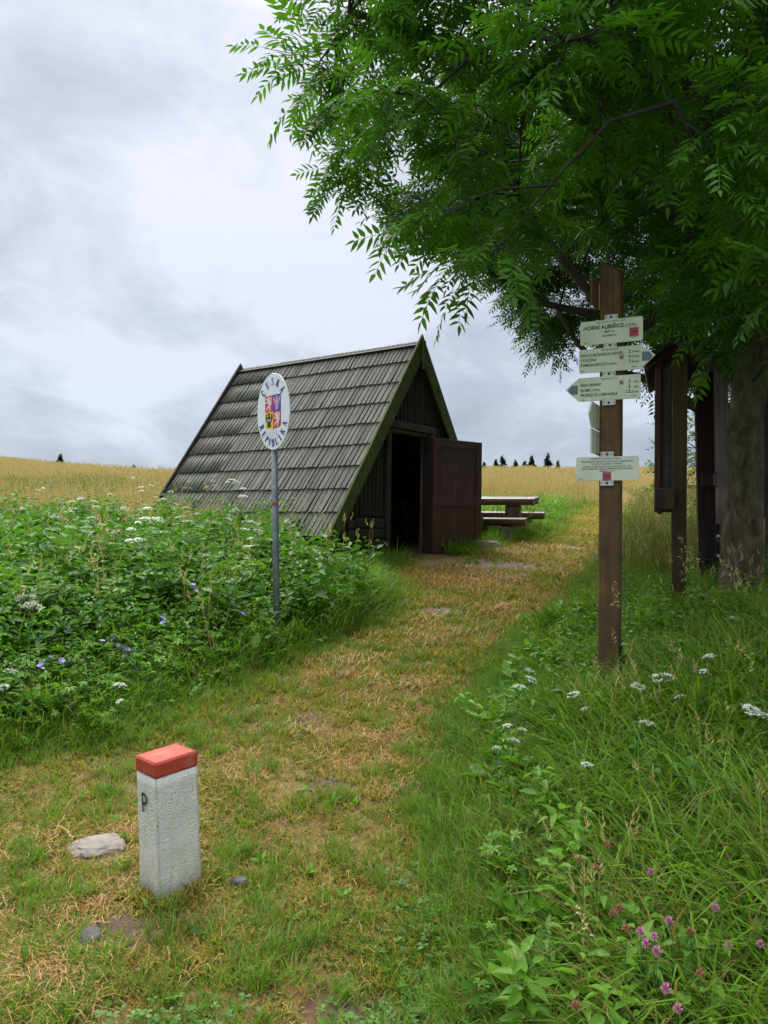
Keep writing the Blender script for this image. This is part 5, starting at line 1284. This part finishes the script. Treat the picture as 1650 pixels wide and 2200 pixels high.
def scatter(name, col, x, y, smin, smax, tint, label, zoff=0.0, tilt=.12, seed=0, svar=None):
    r_ = np.random.default_rng(seed + 50); n = len(x)
    if n == 0: return
    z = gz(x, y) + zoff
    me_ = bpy.data.meshes.new(name); me_.vertices.add(n); me_.vertices.foreach_set('co', np.stack([x, y, z], -1).astype(np.float32).ravel())
    rot = np.stack([r_.normal(0, tilt, n), r_.normal(0, tilt, n), r_.uniform(0, 6.283, n)], -1).astype(np.float32)
    scl = r_.uniform(smin, smax, n) * (svar if svar is not None else 1)
    a_ = me_.attributes.new('rot', 'FLOAT_VECTOR', 'POINT'); a_.data.foreach_set('vector', rot.ravel())
    a_ = me_.attributes.new('scl', 'FLOAT', 'POINT'); a_.data.foreach_set('value', scl.astype(np.float32))
    a_ = me_.attributes.new('idx', 'INT', 'POINT'); a_.data.foreach_set('value', r_.integers(0, len(col.objects), n).astype(np.int32))
    a_ = me_.attributes.new('tint', 'FLOAT', 'POINT'); a_.data.foreach_set('value', np.broadcast_to(np.asarray(tint, dtype=np.float32), (n,)).copy())
    o = mesh_obj(name, me_, None, label=label, kind='stuff')
    ng = bpy.data.node_groups.new(name, 'GeometryNodeTree')
    ng.interface.new_socket('Geometry', in_out='INPUT', socket_type='NodeSocketGeometry'); ng.interface.new_socket('Geometry', in_out='OUTPUT', socket_type='NodeSocketGeometry')
    gi = ng.nodes.new('NodeGroupInput'); go = ng.nodes.new('NodeGroupOutput')
    m2p = ng.nodes.new('GeometryNodeMeshToPoints'); iop = ng.nodes.new('GeometryNodeInstanceOnPoints'); ci = ng.nodes.new('GeometryNodeCollectionInfo')
    ci.inputs['Collection'].default_value = col; ci.inputs['Separate Children'].default_value = True; ci.inputs['Reset Children'].default_value = True
    def na_(nm, dt):
        q = ng.nodes.new('GeometryNodeInputNamedAttribute'); q.data_type = dt; q.inputs['Name'].default_value = nm; return [s for s in q.outputs if s.enabled and s.name == 'Attribute'][0]
    L = ng.links.new
    L(gi.outputs[0], m2p.inputs['Mesh']); L(m2p.outputs[0], iop.inputs['Points']); L(ci.outputs[0], iop.inputs['Instance'])
    iop.inputs['Pick Instance'].default_value = True
    L(na_('idx', 'INT'), iop.inputs['Instance Index']); L(na_('scl', 'FLOAT'), iop.inputs['Scale'])
    e2r = ng.nodes.new('FunctionNodeEulerToRotation'); L(na_('rot', 'FLOAT_VECTOR'), e2r.inputs[0]); L(e2r.outputs[0], iop.inputs['Rotation'])
    L(iop.outputs[0], go.inputs[0])
    md = o.modifiers.new('scatter', 'NODES'); md.node_group = ng
    return o
def samp(n, y0, y1, p, umax=.62, seed=0, pad=.5):
    """ground points; density falls with distance as y^-p; covers the view and some margin beside it"""
    r_ = np.random.default_rng(seed + 900)
    # pdf over y of count ∝ y * y^-p
    yy = np.linspace(y0, y1, 2000); w_ = (yy * umax * 2 + 2 * pad) * yy ** (-p); old = w_.sum(); pad = pad + 1.5; w_ = (yy * umax * 2 + 2 * pad) * yy ** (-p); n = int(n * w_.sum() / old); cdf = np.cumsum(w_); cdf /= cdf[-1]
    y = np.interp(r_.uniform(0, 1, n), cdf, yy) + r_.uniform(-.01, .01, n); x = r_.uniform(-1, 1, n) * (y * umax + pad)
    return x, y
def hut_local(x, y):
    dx, dy = x - HX, y - HY; c_, s_ = math.cos(HYAW), math.sin(HYAW); return dx * c_ + dy * s_, -dx * s_ + dy * c_
def in_hut(x, y, m=0.0):
    u_, v_ = hut_local(x, y); return ((np.abs(u_) < 1.72 + m) & (v_ > 0.02 - m) & (v_ < HL - .25)) | ((np.abs(u_ + .08) < .60) & (v_ > -.75) & (v_ < .4))
def in_stone(x, y):
    c_, s_ = math.cos(ax_), math.sin(ax_); dx, dy = x - nc[0], y - nc[1]; a_, b_ = dx * c_ + dy * s_, -dx * s_ + dy * c_
    return (a_ > -.015) & (a_ < A1 + .015) & (b_ > -.015) & (b_ < B1 + .015)
def near_post(x, y, m=.10): return (np.hypot(x - gxp, y - gyp) < m) | (np.hypot(x - ix, y - iy) < m) | (np.hypot(x - NT[0], y - NT[1]) < m + .12) | (np.hypot(x - PX, y - PY) < .04)
def pick(x, y, prob, seed):
    r_ = np.random.default_rng(seed + 77); k = (r_.uniform(0, 1, len(x)) < prob) & ~in_hut(x, y) & ~in_stone(x, y) & ~near_post(x, y); return x[k], y[k]
def LR(x, y):
    L_ = xl(y) + .14 * vnoise(x, y, 2.5) - x
    L_ = L_ + .9 * np.exp(-((y - 7.9) / 2.0) ** 2) * sstep(.05, .4, L_)      # the weeds crowd up to the pole and the roof corner
    return L_, x - xr(y) - .12 * vnoise(x + 5, y, 2.5)
def dryness(x, y):
    d = 0.42 + 0.34 * vnoise(x, y, 2.0) + 0.22 * vnoise(x, y, 6.0)
    d += 0.14 * sstep(2.9, 3.5, y) * 0 + 0.06 * np.exp(-((y - 11) / 3.5) ** 2) + .18 * np.exp(-(((x + 1.0) / .7) ** 2 + ((y - 3.0) / .5) ** 2)) + .16 * np.exp(-(((x + .1) / .5) ** 2 + ((y - 5.6) / 1.0) ** 2))
    return np.clip(d, 0.02, 0.95)
def psamp(n, y0, y1, p, seed, marg=.6):
    r_ = np.random.default_rng(seed + 400); yy = np.linspace(y0, y1, 3000); a0 = np.maximum(xl(yy) - marg, -.62 * yy - 2.0); a1 = np.minimum(xr(yy) + marg, .62 * yy + 2.0)
    w_ = (a1 - a0) * yy ** (-p); cdf = np.cumsum(w_); cdf /= cdf[-1]; y = np.interp(r_.uniform(0, 1, n), cdf, yy)
    lo = np.interp(y, yy, a0); hi = np.interp(y, yy, a1); return lo + (hi - lo) * r_.uniform(0, 1, n), y
# path turf
x, y = psamp(118000, .5, 24, 1.15, 1); L_, R_ = LR(x, y); d = dryness(x, y)
pp = sstep(.6, .2, np.maximum(L_, R_)) * (1 - .9 * gravel_f(x, y)) * (1 - .85 * soil_f(x, y)) * np.clip(1.45 - .9 * d, .35, 1) * (.25 + .75 * sstep(-.45, .05, vnoise(x + 7, y - 3, 6.5) + .5 * vnoise(x - 2, y + 4, 14)))
x, y = pick(x, y, pp, 1); dist = np.clip(y / 4.5, 1, 2.2); L_, R_ = LR(x, y)
scatter('short_grass', C_short, x, y, .6, 1.15, (dryness(x, y) * 1.15 + .04) * sstep(.3, -.2, np.maximum(L_, R_)) + .06, 'short trodden grass of the path', svar=dist * (1 + .35 * vnoise(x, y, 4)) * (1 + .5 * sstep(-.4, .2, np.maximum(L_, R_))), seed=1)
x, y = psamp(30000, .5, 22, 1.1, 2); L_, R_ = LR(x, y); x, y = pick(x, y, sstep(.2, -.25, np.maximum(L_, R_)) * (1 - .9 * gravel_f(x, y)) * (1 - .8 * soil_f(x, y)) * sstep(.3, .85, dryness(x, y)) * .50 * sstep(-.6, .3, vnoise(x, y, 7)), 2)
scatter('straw_litter', C_lit, x, y, .8, 1.3, 1.0, 'dead straw lying on the path', svar=np.clip(y / 4, 1, 2.2), seed=2, tilt=.05)
# greener clumps in the path
cx_, cy_ = psamp(900, .6, 13, 1.25, 3, .1); r_c = np.random.default_rng(33); k_ = r_c.integers(2, 9, len(cx_))
x = np.repeat(cx_, k_) + r_c.normal(0, .05, k_.sum()); y = np.repeat(cy_, k_) + r_c.normal(0, .045, k_.sum()); L_, R_ = LR(x, y); x, y = pick(x, y, sstep(.3, .1, np.maximum(L_, R_)), 3)
scatter('turf_clumps', C_mid, x, y, .28, .62, .14, 'greener tufts in the trodden path', seed=3)
# grass crowding the foot of the boundary stone
a_ = np.linspace(0, 1, 46); ee = np.concatenate([np.stack([a_ * (A1 + .05) - .025, np.full(46, -.03)], -1), np.stack([np.full(46, -.03), a_ * (B1 + .05) - .025], -1), np.stack([np.full(46, A1 + .03), a_ * B1], -1)])
ee += np.random.default_rng(5).normal(0, .012, ee.shape); c_, s_ = math.cos(ax_), math.sin(ax_); x = nc[0] + ee[:, 0] * c_ - ee[:, 1] * s_; y = nc[1] + ee[:, 0] * s_ + ee[:, 1] * c_; k_ = ~in_stone(x, y)
scatter('grass_at_stone', C_short, x[k_], y[k_], .8, 1.7, .45, 'grass growing against the foot of the boundary stone', seed=31)
# clover in the foreground
x, y = samp(9000, 1.7, 4.2, 1.0, seed=4); L_, R_ = LR(x, y); cl_ = np.clip(sstep(2.7, 2.3, y) * (0.15 + .9 * vnoise(x, y, 3.3)) + .16 * sstep(-.25, .15, R_) * sstep(3.6, 2.8, y), 0, 1) * sstep(-3.2, -.4, x - .0)
x, y = pick(x, y, cl_ * sstep(.6, .2, np.maximum(L_, R_)), 4)
scatter('clover', C_clv, x, y, .7, 1.4, .05, 'clover leaves covering the foreground turf', seed=4)
x, y = samp(400, 1.7, 4.2, 1.0, seed=5); L_, R_ = LR(x, y); x, y = pick(x, y, (np.maximum(L_, R_) < .1) * .3, 5)
scatter('plantain', C_brd, x, y, .2, .4, .1, 'plantain leaves in the turf', seed=5)
# verge grass on both sides
x, y = samp(50000, 1.3, 16, 1.3, seed=6); L_, R_ = LR(x, y); mm = np.maximum(L_, R_)
x, y = pick(x, y, np.maximum(sstep(-.45, .2, L_), sstep(-.16, .22, R_)) * sstep(2.6, 1.6, mm), 6); L_, R_ = LR(x, y); mm = np.maximum(L_, R_)
scatter('verge_grass', C_mid, x, y, .7, 1.15, .12 + .16 * (vnoise(x, y, 3) > .2), 'lush verge grass beside the path', svar=(.30 + .90 * sstep(-.45, .7, mm)) * np.clip(y / 6, 1, 1.5), seed=6)
# tall vegetation
def tallmask(x, y, m0=.5):
    L_, R_ = LR(x, y); lft = sstep(m0, m0 + .5, L_) * sstep(14.0, 11.0, y + .35 * np.maximum(-x - 4, 0) * 0); rgt = sstep(m0 - .1, m0 + .5, R_) * sstep(9.5, 8.0, y)
    return lft, rgt
x, y = samp(27000, 1.6, 15, 1.2, seed=7); l_, r_2 = tallmask(x, y, .25); x, y = pick(x, y, np.maximum(l_, r_2), 7)
scatter('tall_grass', C_tall, x, y, .6, 1.1, .10 + .18 * (vnoise(x, y, 2) > .2), 'tall green grass on the banks', seed=7, svar=np.where((x > 0) & (y < 5), 1.35, 1.0) * (1 + .22 * vnoise(x, y, 2.4)) * (.42 + .58 * sstep(.2, 1.3, np.maximum(*LR(x, y)))))
x, y = samp(17000, 2.3, 14.5, 1.1, seed=8); l_, r_2 = tallmask(x, y, .75); x, y = pick(x, y, np.maximum(l_ * (.55 + .6 * (vnoise(x, y, 1.3) > -.25)), r_2 * .14 * sstep(3.0, 4.2, y)), 8); L_, R_ = LR(x, y)
scatter('nettles', C_forb, x, y, .75, 1.15, .05, 'nettles and tall herbs left of the hut', seed=8, svar=np.where(L_ > 0, .50 + .65 * sstep(.6, 2.6, L_), .7) * (1 + .32 * vnoise(x - 4, y, 1.9)))
x, y = samp(13000, 1.8, 14, 1.15, seed=9); l_, r_2 = tallmask(x, y, .35); x, y = pick(x, y, np.maximum(l_ * (.3 + .5 * (vnoise(x + 9, y, 1.6) > 0)), r_2 * .42), 9); L_, R_ = LR(x, y)
scatter('herbs', C_forbL, x, y, .6, 1.1, .10, 'light green herbs among the grass', seed=9, svar=np.where(L_ > 0, .45 + .65 * sstep(.3, 2.2, L_), .78) * (1 + .3 * vnoise(x + 4, y, 2.2)))
x, y = samp(6500, 1.8, 9, 1.1, seed=10); l_, r_2 = tallmask(x, y, .2); x, y = pick(x, y, np.maximum(np.clip(sstep(.0, .35, LR(x, y)[0]) * sstep(2.4, 1.4, LR(x, y)[0]), 0, 1) * .7, r_2 * .22), 10)
L_, R_ = LR(x, y)
scatter('cranesbill', C_lob, x, y, .7, 1.25, .05, 'lobed cranesbill foliage on the banks', seed=10, svar=np.where(L_ > 0, .38 + .62 * sstep(.1, 1.5, L_), .62))
x, y = samp(2600, 1.9, 10, 1.1, seed=11); l_, r_2 = tallmask(x, y, .4); x, y = pick(x, y, np.maximum(l_ * .6, r_2 * .7), 11)
scatter('umbellifer_leaves', C_pin, x, y, .6, 1.15, .05, 'feathery umbellifer leaves', seed=11)
x, y = samp(1500, 1.9, 8, 1.1, seed=12); l_, r_2 = tallmask(x, y, .3); x, y = pick(x, y, np.maximum(l_ * .4, r_2 * .8), 12)
scatter('broad_leaves', C_brd, x, y, .7, 1.2, .12, 'broad dock leaves in the bank', seed=12, zoff=.10)
# stalks with seed heads over the banks
x, y = samp(900, 2.2, 14, 1.0, seed=13); l_, r_2 = tallmask(x, y, .5); x, y = pick(x, y, np.maximum(l_ * .32, r_2 * .30), 13); L_, R_ = LR(x, y)
scatter('seed_stalks', C_stk, x, y, .8, 1.15, .75, 'seeding grass stalks above the banks', seed=13, svar=np.where(L_ > 0, 1.15, .72))
x, y = samp(420, 6.5, 13.5, .6, seed=24); l_, r_2 = tallmask(x, y, .9); x, y = pick(x, y, l_ * (x < 0), 24)
scatter('tall_weeds', C_forb, x, y, 1.15, 1.65, .12, 'tall weeds rising above the nettle bank', seed=24)
# umbels massed far left, before the hut
x, y = samp(900, 6.0, 13.5, .8, seed=14); l_, r_2 = tallmask(x, y, 1.4); x, y = pick(x, y, l_ * .5 * (x < 0), 14)
scatter('umbel_flowers', C_umb, x, y, .95, 1.35, .05, 'white umbels above the nettles left of the hut', seed=14)
# meadow
x, y = samp(34000, 9.5, 95, 1.25, umax=.60, seed=15, pad=1); L_, R_ = LR(x, y)
farL = sstep(10.6, 12.6, y) * sstep(.1, .9, L_) * ~((x > -1.2) & (y < 13.2)); farR = sstep(8.3, 10.0, y) * sstep(.1, .8, R_)
lush = np.clip(sstep(.1, .8, L_) * (x > 1.5) * sstep(23.5, 20.5, y - .2 * x), 0, 1)
x, y = pick(x, y, np.maximum(farL * (1 - lush), farR), 15)
dr_ = np.clip(.62 + .30 * sstep(13, 22, y) + .25 * vnoise(x * .35, y * .35, 1.6) - .60 * (sstep(30, 12, y) * sstep(0, 3, x) * sstep(4.5, 1.0, np.maximum(*LR(x, y)))) - .75 * np.exp(-(((x + 7.5) / 3.2) ** 2 + ((y - 19.0) / 3.5) ** 2)), .05, 1.0)
scatter('meadow_grass', C_fld, x, y, .85, 1.15, dr_, 'yellowing seeding grass of the hay meadow', seed=15, svar=np.clip(.8 + .012 * y, .8, 1.5), tilt=.06)
x, y = samp(13000, 11.5, 26, 1.0, seed=16); L_, R_ = LR(x, y); lush = sstep(.05, .5, L_) * (x > 1.2) * sstep(22.6, 19.4, y - .2 * x + 1.2 * vnoise(x, y, 1.2)); x, y = pick(x, y, lush, 16)
scatter('lush_grass', C_mid, x, y, 1.1, 1.9, .05, 'lush green growth round the picnic table', seed=16)
x, y = samp(8500, 11.5, 26, 1.0, seed=17); L_, R_ = LR(x, y); lush = sstep(.25, .7, L_) * (x > 1.2) * sstep(22.6, 19.4, y - .2 * x + 1.2 * vnoise(x, y, 1.2)) * (np.hypot(x - 2.2, y - 14.6) > 1.2); x, y = pick(x, y, lush, 17)
scatter('lush_herbs', C_forbL, x, y, .6, .95, .03, 'green herbs behind the picnic table', seed=17)

x, y = samp(5200, 11, 60, 1.35, umax=.6, seed=18, pad=1); L_, R_ = LR(x, y); x, y = pick(x, y, np.maximum(sstep(12, 14, y) * sstep(.3, 1.0, L_), sstep(9, 11, y) * sstep(.4, 1, R_)) * ~((x > 1) & (y < 17.5) & (LR(x, y)[0] > 0)), 18)
scatter('tall_meadow_stalks', C_stk, x, y, .85, 1.25, .9, 'tall seeding stalks standing above the meadow', seed=18)

# ---------------------------------------------------------------- single flowers
M_stem = plain('green_stem', (0.06, 0.14, 0.03), 0.6, nz=0.1)
M_purple = plain('violet_petals', (0.30, 0.24, 0.60), 0.6, nz=0.15)
M_pink = plain('pink_clover_florets', (0.50, 0.20, 0.34), 0.6, nz=0.25)
M_brownc = plain('withered_clover', (0.30, 0.12, 0.07), 0.7, nz=0.25)
M_straw = plain('straw_seed_head', (0.50, 0.40, 0.18), 0.7, nz=0.15)
def head_pos(px_, py_, hgt):
    """walk away from the camera until the ray is hgt above the ground"""
    best = None
    for d in np.arange(1.9, 16, .02):
        p = at(px_, py_, d)
        if p[2] - g0(p[0], p[1]) <= hgt: return p
    return at(px_, py_, 6)
def stemobj(root, top, r0=.0035):
    st = MB(); lx = random.gauss(0, .04); st.tube([(lx, random.gauss(0, .03), -0.05), (lx * .6, 0, top * .5), (0, 0, top)], [r0, r0 * .8, r0 * .6], 5, cap=False); return st.obj('stem', M_stem, root)
def umbel_mesh(seed, R0):
    r_ = np.random.default_rng(seed); VV, FF = [], []; n0 = 0
    for k in range(26):     # umbellets: small domes of florets
        a_ = r_.uniform(0, 6.28); rr = R0 * math.sqrt(r_.uniform()); c0 = np.array([rr * math.cos(a_), rr * math.sin(a_), .5 * R0 * (1 - (rr / R0) ** 2)])
        for j in range(14):
            c = c0 + r_.normal(0, R0 * .12, 3) * (1, 1, .5); s_ = R0 * .075; a2 = r_.uniform(0, 6.28); e1 = np.array([math.cos(a2), math.sin(a2), r_.normal(0, .3)]) * s_; e2 = np.array([-math.sin(a2), math.cos(a2), r_.normal(0, .3)]) * s_
            VV.append(np.array([c + e1, c + e2, c - e1, c - e2])); FF.append(np.array([(0, 1, 2, 3)]) + n0); n0 += 4
    return np_mesh('umbel', np.concatenate(VV), np.concatenate(FF), M_petal)
UM = [umbel_mesh(s, 1.0) for s in range(4)]
def rays(root, top, R0):
    q = MB()
    for k in range(8): a_ = k * .785; q.tube([(0, 0, top - R0 * .9), (R0 * .7 * math.cos(a_), R0 * .7 * math.sin(a_), top)], [.0014, .001], 3, cap=False)
    return q.obj('rays', M_stem, root)
def umbel_flower(px_, py_, wpx, hgt, label, group):
    p = head_pos(px_, py_, hgt); g_ = g0(p[0], p[1]); ro = empty('umbel_flower', (p[0], p[1], g_), label=label, cat='flower', group=group); top = p[2] - g_
    R0 = max(.014, wpx * p[1] / FPX / 2)
    stemobj(ro, top - R0 * .8); rays(ro, top, R0)
    o = mesh_obj('umbel', random.choice(UM), ro); o.location = (0, 0, top); o.scale = (R0, R0, R0); o.rotation_euler = (random.gauss(0, .2), random.gauss(0, .2), random.uniform(0, 6))
G1 = 'white umbel flowers on the right bank'
for a_ in [(1138, 1443, 24, .50, 'white umbel highest of the cluster left of the guidepost foot'), (1140, 1461, 26, .46, 'white umbel in the middle of the cluster left of the guidepost foot'), (1117, 1479, 30, .44, 'white umbel lowest left in the cluster beside a yellow leaf'), (1196, 1484, 18, .44, 'small white umbel midway between the left cluster and the post foot'),
           (1233, 1494, 30, .44, 'white umbel just left of the guidepost foot'), (1420, 1459, 48, .5, 'largest white umbel right of the guidepost foot'), (1372, 1478, 30, .46, 'white umbel beside the steel anchor of the guidepost'), (1461, 1499, 24, .46, 'white umbel right of and below the largest one'),
           (1510, 1443, 18, .55, 'small white umbel in front of the tree base'), (1390, 1556, 34, .45, 'white umbel below the guidepost foot'), (1612, 1527, 40, .55, 'big white umbel near the right edge'), (1645, 1540, 30, .5, 'white umbel cut by the right edge'),
           (1255, 1524, 16, .42, 'small white umbel under the post, one of a tight pair'), (1102, 1592, 28, .38, 'white umbel standing alone on the verge left of the herbs'), (1090, 1560, 20, .38, 'small white umbel above the lone verge umbel'), (1123, 1568, 16, .38, 'tiny white umbel right of the small verge umbel'), (1067, 1607, 18, .34, 'white umbel leftmost on the verge slope'), (1262, 1644, 24, .42, 'pale umbel over the feathery leaves'), (1575, 1330, 22, .5, 'white umbel at the shaded tree base'), (1523, 1412, 26, .6, 'white umbel above the steel foot area right of the post')]:
    umbel_flower(*a_, G1)
G2 = 'white umbel flowers in the left herbs'
for a_ in [(60, 1290, 50, .9, 'broad greenish umbel among nettles at the left edge'), (68, 1304, 34, .85, 'second greenish umbel below the broad one at the left edge'), (258, 1474, 26, .32, 'white umbel in the low herbs at mid left'), (257, 1508, 16, .32, 'tiny white umbel below the mid left umbel'), (8, 1476, 20, .32, 'white umbel at the very left edge'), (22, 1444, 30, .32, 'flat white umbel above the left edge one'),
           (172, 1073, 16, 1.1, 'white umbel standing highest against the meadow'), (268, 1094, 18, 1.0, 'white umbel near the lower end of the roof'), (500, 1036, 26, 1.15, 'tall pair of white umbels in front of the shingles'), (505, 1098, 22, 1.0, 'white umbel in front of the lowest shingles'), (250, 1143, 18, .9, 'flat umbel in the middle of the nettles'), (553, 1142, 22, .95, 'yellowish umbel just left of the pole'), (442, 1195, 18, .9, 'small umbel deep in the nettles'), (670, 1162, 16, .8, 'white umbel under the roof corner'), (162, 1232, 18, .8, 'small umbel above a broad light leaf')]:
    umbel_flower(*a_, G2)
def petal5(R0):
    V_, F_ = [], []
    for k in range(5):
        a_ = k * 1.2566; u_ = np.array([math.cos(a_), math.sin(a_), .25]); w_ = np.array([-math.sin(a_), math.cos(a_), 0]); b = len(V_)
        V_ += [(0, 0, 0), tuple(u_ * R0 * .7 + w_ * R0 * .38), tuple(u_ * R0), tuple(u_ * R0 * .7 - w_ * R0 * .38)]; F_.append((b, b + 1, b + 2, b + 3))
    return V_, F_
G3 = 'violet cranesbill flowers on the left bank'
vl = [(61, 1373, 'leftmost violet flower high on the left bank'), (142, 1359, 'violet flower with a twin at the top of the left patch'), (143, 1354, 'upper twin of the violet pair at the top left'), (118, 1362, 'violet flower left of the twin pair'), (80, 1367, 'small violet flower beside the leftmost one'), (242, 1373, 'violet flower above the pair in the middle'), (254, 1388, 'violet flower between its two middle neighbours'), (271, 1394, 'violet flower rightmost of the middle group'), (98, 1410, 'violet flower below the leftmost pair'), (130, 1417, 'lower violet cluster, left bloom'), (141, 1412, 'lower violet cluster, right bloom'), (89, 1428, 'lowest violet flower of the left patch'), (417, 1265, 'violet flower in the nettles left of the pole'), (349, 1328, 'single pale violet flower right of the middle group'), (526, 1317, 'small violet flower close to the pole foot'), (222, 1380, 'pale violet flower left of the middle group')]
pm = MB(); V_, F_ = petal5(1.0); pm.add(V_, F_); PM = pm.mesh('petals', M_purple)
for px_, py_, lab in vl:
    p = head_pos(px_, py_, .36 if py_ > 1340 else .7); g_ = g0(p[0], p[1]); ro = empty('cranesbill_flower', (p[0], p[1], g_), label=lab, cat='flower', group=G3); stemobj(ro, p[2] - g_)
    for k in range(3):
        o = mesh_obj('petals', PM, ro); o.location = (random.gauss(0, .012), random.gauss(0, .012), p[2] - g_ + random.gauss(0, .012)); s_ = random.uniform(.018, .024); o.scale = (s_, s_, s_); o.rotation_euler = (random.uniform(.1, 1.0), random.gauss(0, .4), random.uniform(0, 6))
def clover_mesh(mat, seed):
    r_ = np.random.default_rng(seed); VV, FF = [], []; n0 = 0
    for k in range(70):
        z_ = r_.uniform(-.5, 1); a_ = r_.uniform(0, 6.28); rr = math.sqrt(1 - min(1, z_ * z_)); d_ = np.array([rr * math.cos(a_), rr * math.sin(a_), z_]); s_ = np.cross(d_, (0, 0, 1.)) + 1e-3; s_ /= np.linalg.norm(s_); L2 = r_.uniform(.85, 1.12)
        VV.append(np.array([d_ * .35 + s_ * .10, d_ * .35 - s_ * .10, d_ * L2 * .9 - s_ * .09, d_ * L2 + (0, 0, .15), d_ * L2 * .9 + s_ * .09])); FF.append(np.array([(0, 1, 2), (0, 2, 4), (4, 2, 3)]) + n0); n0 += 5
    return np_mesh('flower_head', np.concatenate(VV), np.concatenate(FF), mat)
CM = clover_mesh(M_pink, 1); CB = clover_mesh(M_brownc, 2)
G4 = 'red clover heads in the right foreground'
cl = [(1388, 2028, 1, 'pale pink clover head, left of a close pair'), (1406, 2013, 1, 'pale pink clover head, right of a close pair'), (1438, 1980, 1, 'pink clover head above the close pair'), (1377, 2003, 1, 'dark pink clover head above left of the close pair'), (1411, 2045, 1, 'small pink clover head just under the close pair'), (1431, 2125, 1, 'large pink clover head below the others near the bottom'), (1566, 2031, 1, 'pink clover head by a dry stalk'), (1634, 2029, 1, 'pink clover head at the right edge'), (1457, 2168, 1, 'pink clover head at the bottom edge'), (1537, 1951, 1, 'pink clover head between broad leaves'), (1399, 1874, 1, 'single pink clover head higher on the bank'),
      (1303, 1815, 0, 'brown withered clover head highest on the bank'), (1277, 1864, 0, 'brown withered clover head below right of the highest'), (1246, 1848, 0, 'brown withered clover head left of its pair'), (1331, 1953, 0, 'brown withered clover head, right of a pair'), (1317, 1964, 0, 'brown withered clover head, left of a pair'), (1346, 1997, 0, 'brown clover head below the withered pair'), (1483, 2003, 0, 'brown withered clover head right of the pink group'), (1236, 2162, 0, 'brown withered clover head at the bottom edge'), (1503, 2094, 0, 'small brown clover head over a dock leaf')]
for px_, py_, k_, lab in cl:
    p = head_pos(px_, py_, .44); g_ = g0(p[0], p[1]); ro = empty('clover_flower', (p[0], p[1], g_), label=lab, cat='flower', group=G4); stemobj(ro, p[2] - g_, .002)
    o = mesh_obj('flower_head', CM if k_ else CB, ro); o.location = (0, 0, p[2] - g_); s_ = random.uniform(.0125, .016); o.scale = (s_, s_, s_ * 1.05)
# a few long arching seeding stalks in front of the post and tree (cocksfoot)
def cocksfoot(px_, py_, d, bx, by, label, n=7, s=1.0):
    p = at(px_, py_, d); b0 = at(bx, by, d); gx_, gy_ = b0[0], d; g_ = g0(gx_, gy_)
    ro = empty('grass_stalk', (gx_, gy_, g_), label=label, cat='grass stalk', group='arching seed stalks on the right bank')
    tip = Vector((p[0] - gx_, 0.05, p[2] - g_)); mid = Vector((tip.x * .28, 0, tip.z * .62))
    P = [Vector((0, 0, -.03)) * ((1 - q) ** 2) + mid * (1.25 * 2 * q * (1 - q)) + tip * (q * q) for q in map(float, np.linspace(0, 1, 10))]
    st = MB(); st.tube(P, list(np.linspace(.0022, .0010, 10)), 4, cap=False); st.obj('stem', M_stem, ro)
    hd = MB()
    for k in range(n):
        q = .80 + .2 * k / n; c_ = P[7].lerp(P[9], (q - .8) / .2) + Vector((random.gauss(0, .014), random.gauss(0, .014), random.gauss(0, .012))) * s
        for j in range(9):
            dv_ = Vector((random.gauss(0, 1), random.gauss(0, 1), random.gauss(0, 1))).normalized() * random.uniform(.004, .012) * s; e1 = Vector((random.gauss(0, 1), random.gauss(0, 1), random.gauss(0, 1))).normalized() * .004 * s
            hd.add([c_ + dv_ - e1, c_ + dv_ + e1, c_ + dv_ * 1.9], [(0, 1, 2)])
    hd.obj('seed_head', M_straw, ro)
for a_ in [(1465, 1145, 4.6, 1530, 1500, 'cocksfoot stalk with cream heads in front of the board post'), (1482, 1172, 4.5, 1560, 1520, 'cocksfoot stalk just below the cream head'), (1470, 1190, 4.6, 1500, 1500, 'lower cocksfoot head before the board post'), (1565, 1200, 4.2, 1680, 1560, 'straw coloured stalk leaning across the tree base'), (1312, 1252, 4.4, 1400, 1560, 'greenish stalk crossing the guidepost'), (1430, 1370, 3.8, 1570, 1650, 'heavy golden seed head right of the post foot'), (1600, 1380, 3.6, 1680, 1700, 'golden seed head drooping near the right edge'), (1186, 1345, 4.6, 1260, 1560, 'pale seed head left of the guidepost'), (1130, 1340, 4.9, 1180, 1540, 'small pale seed head on the left of the guidepost'), (1240, 1965, 2.3, 1330, 2150, 'drooping straw stalk above the clover heads')]:
    cocksfoot(*a_)
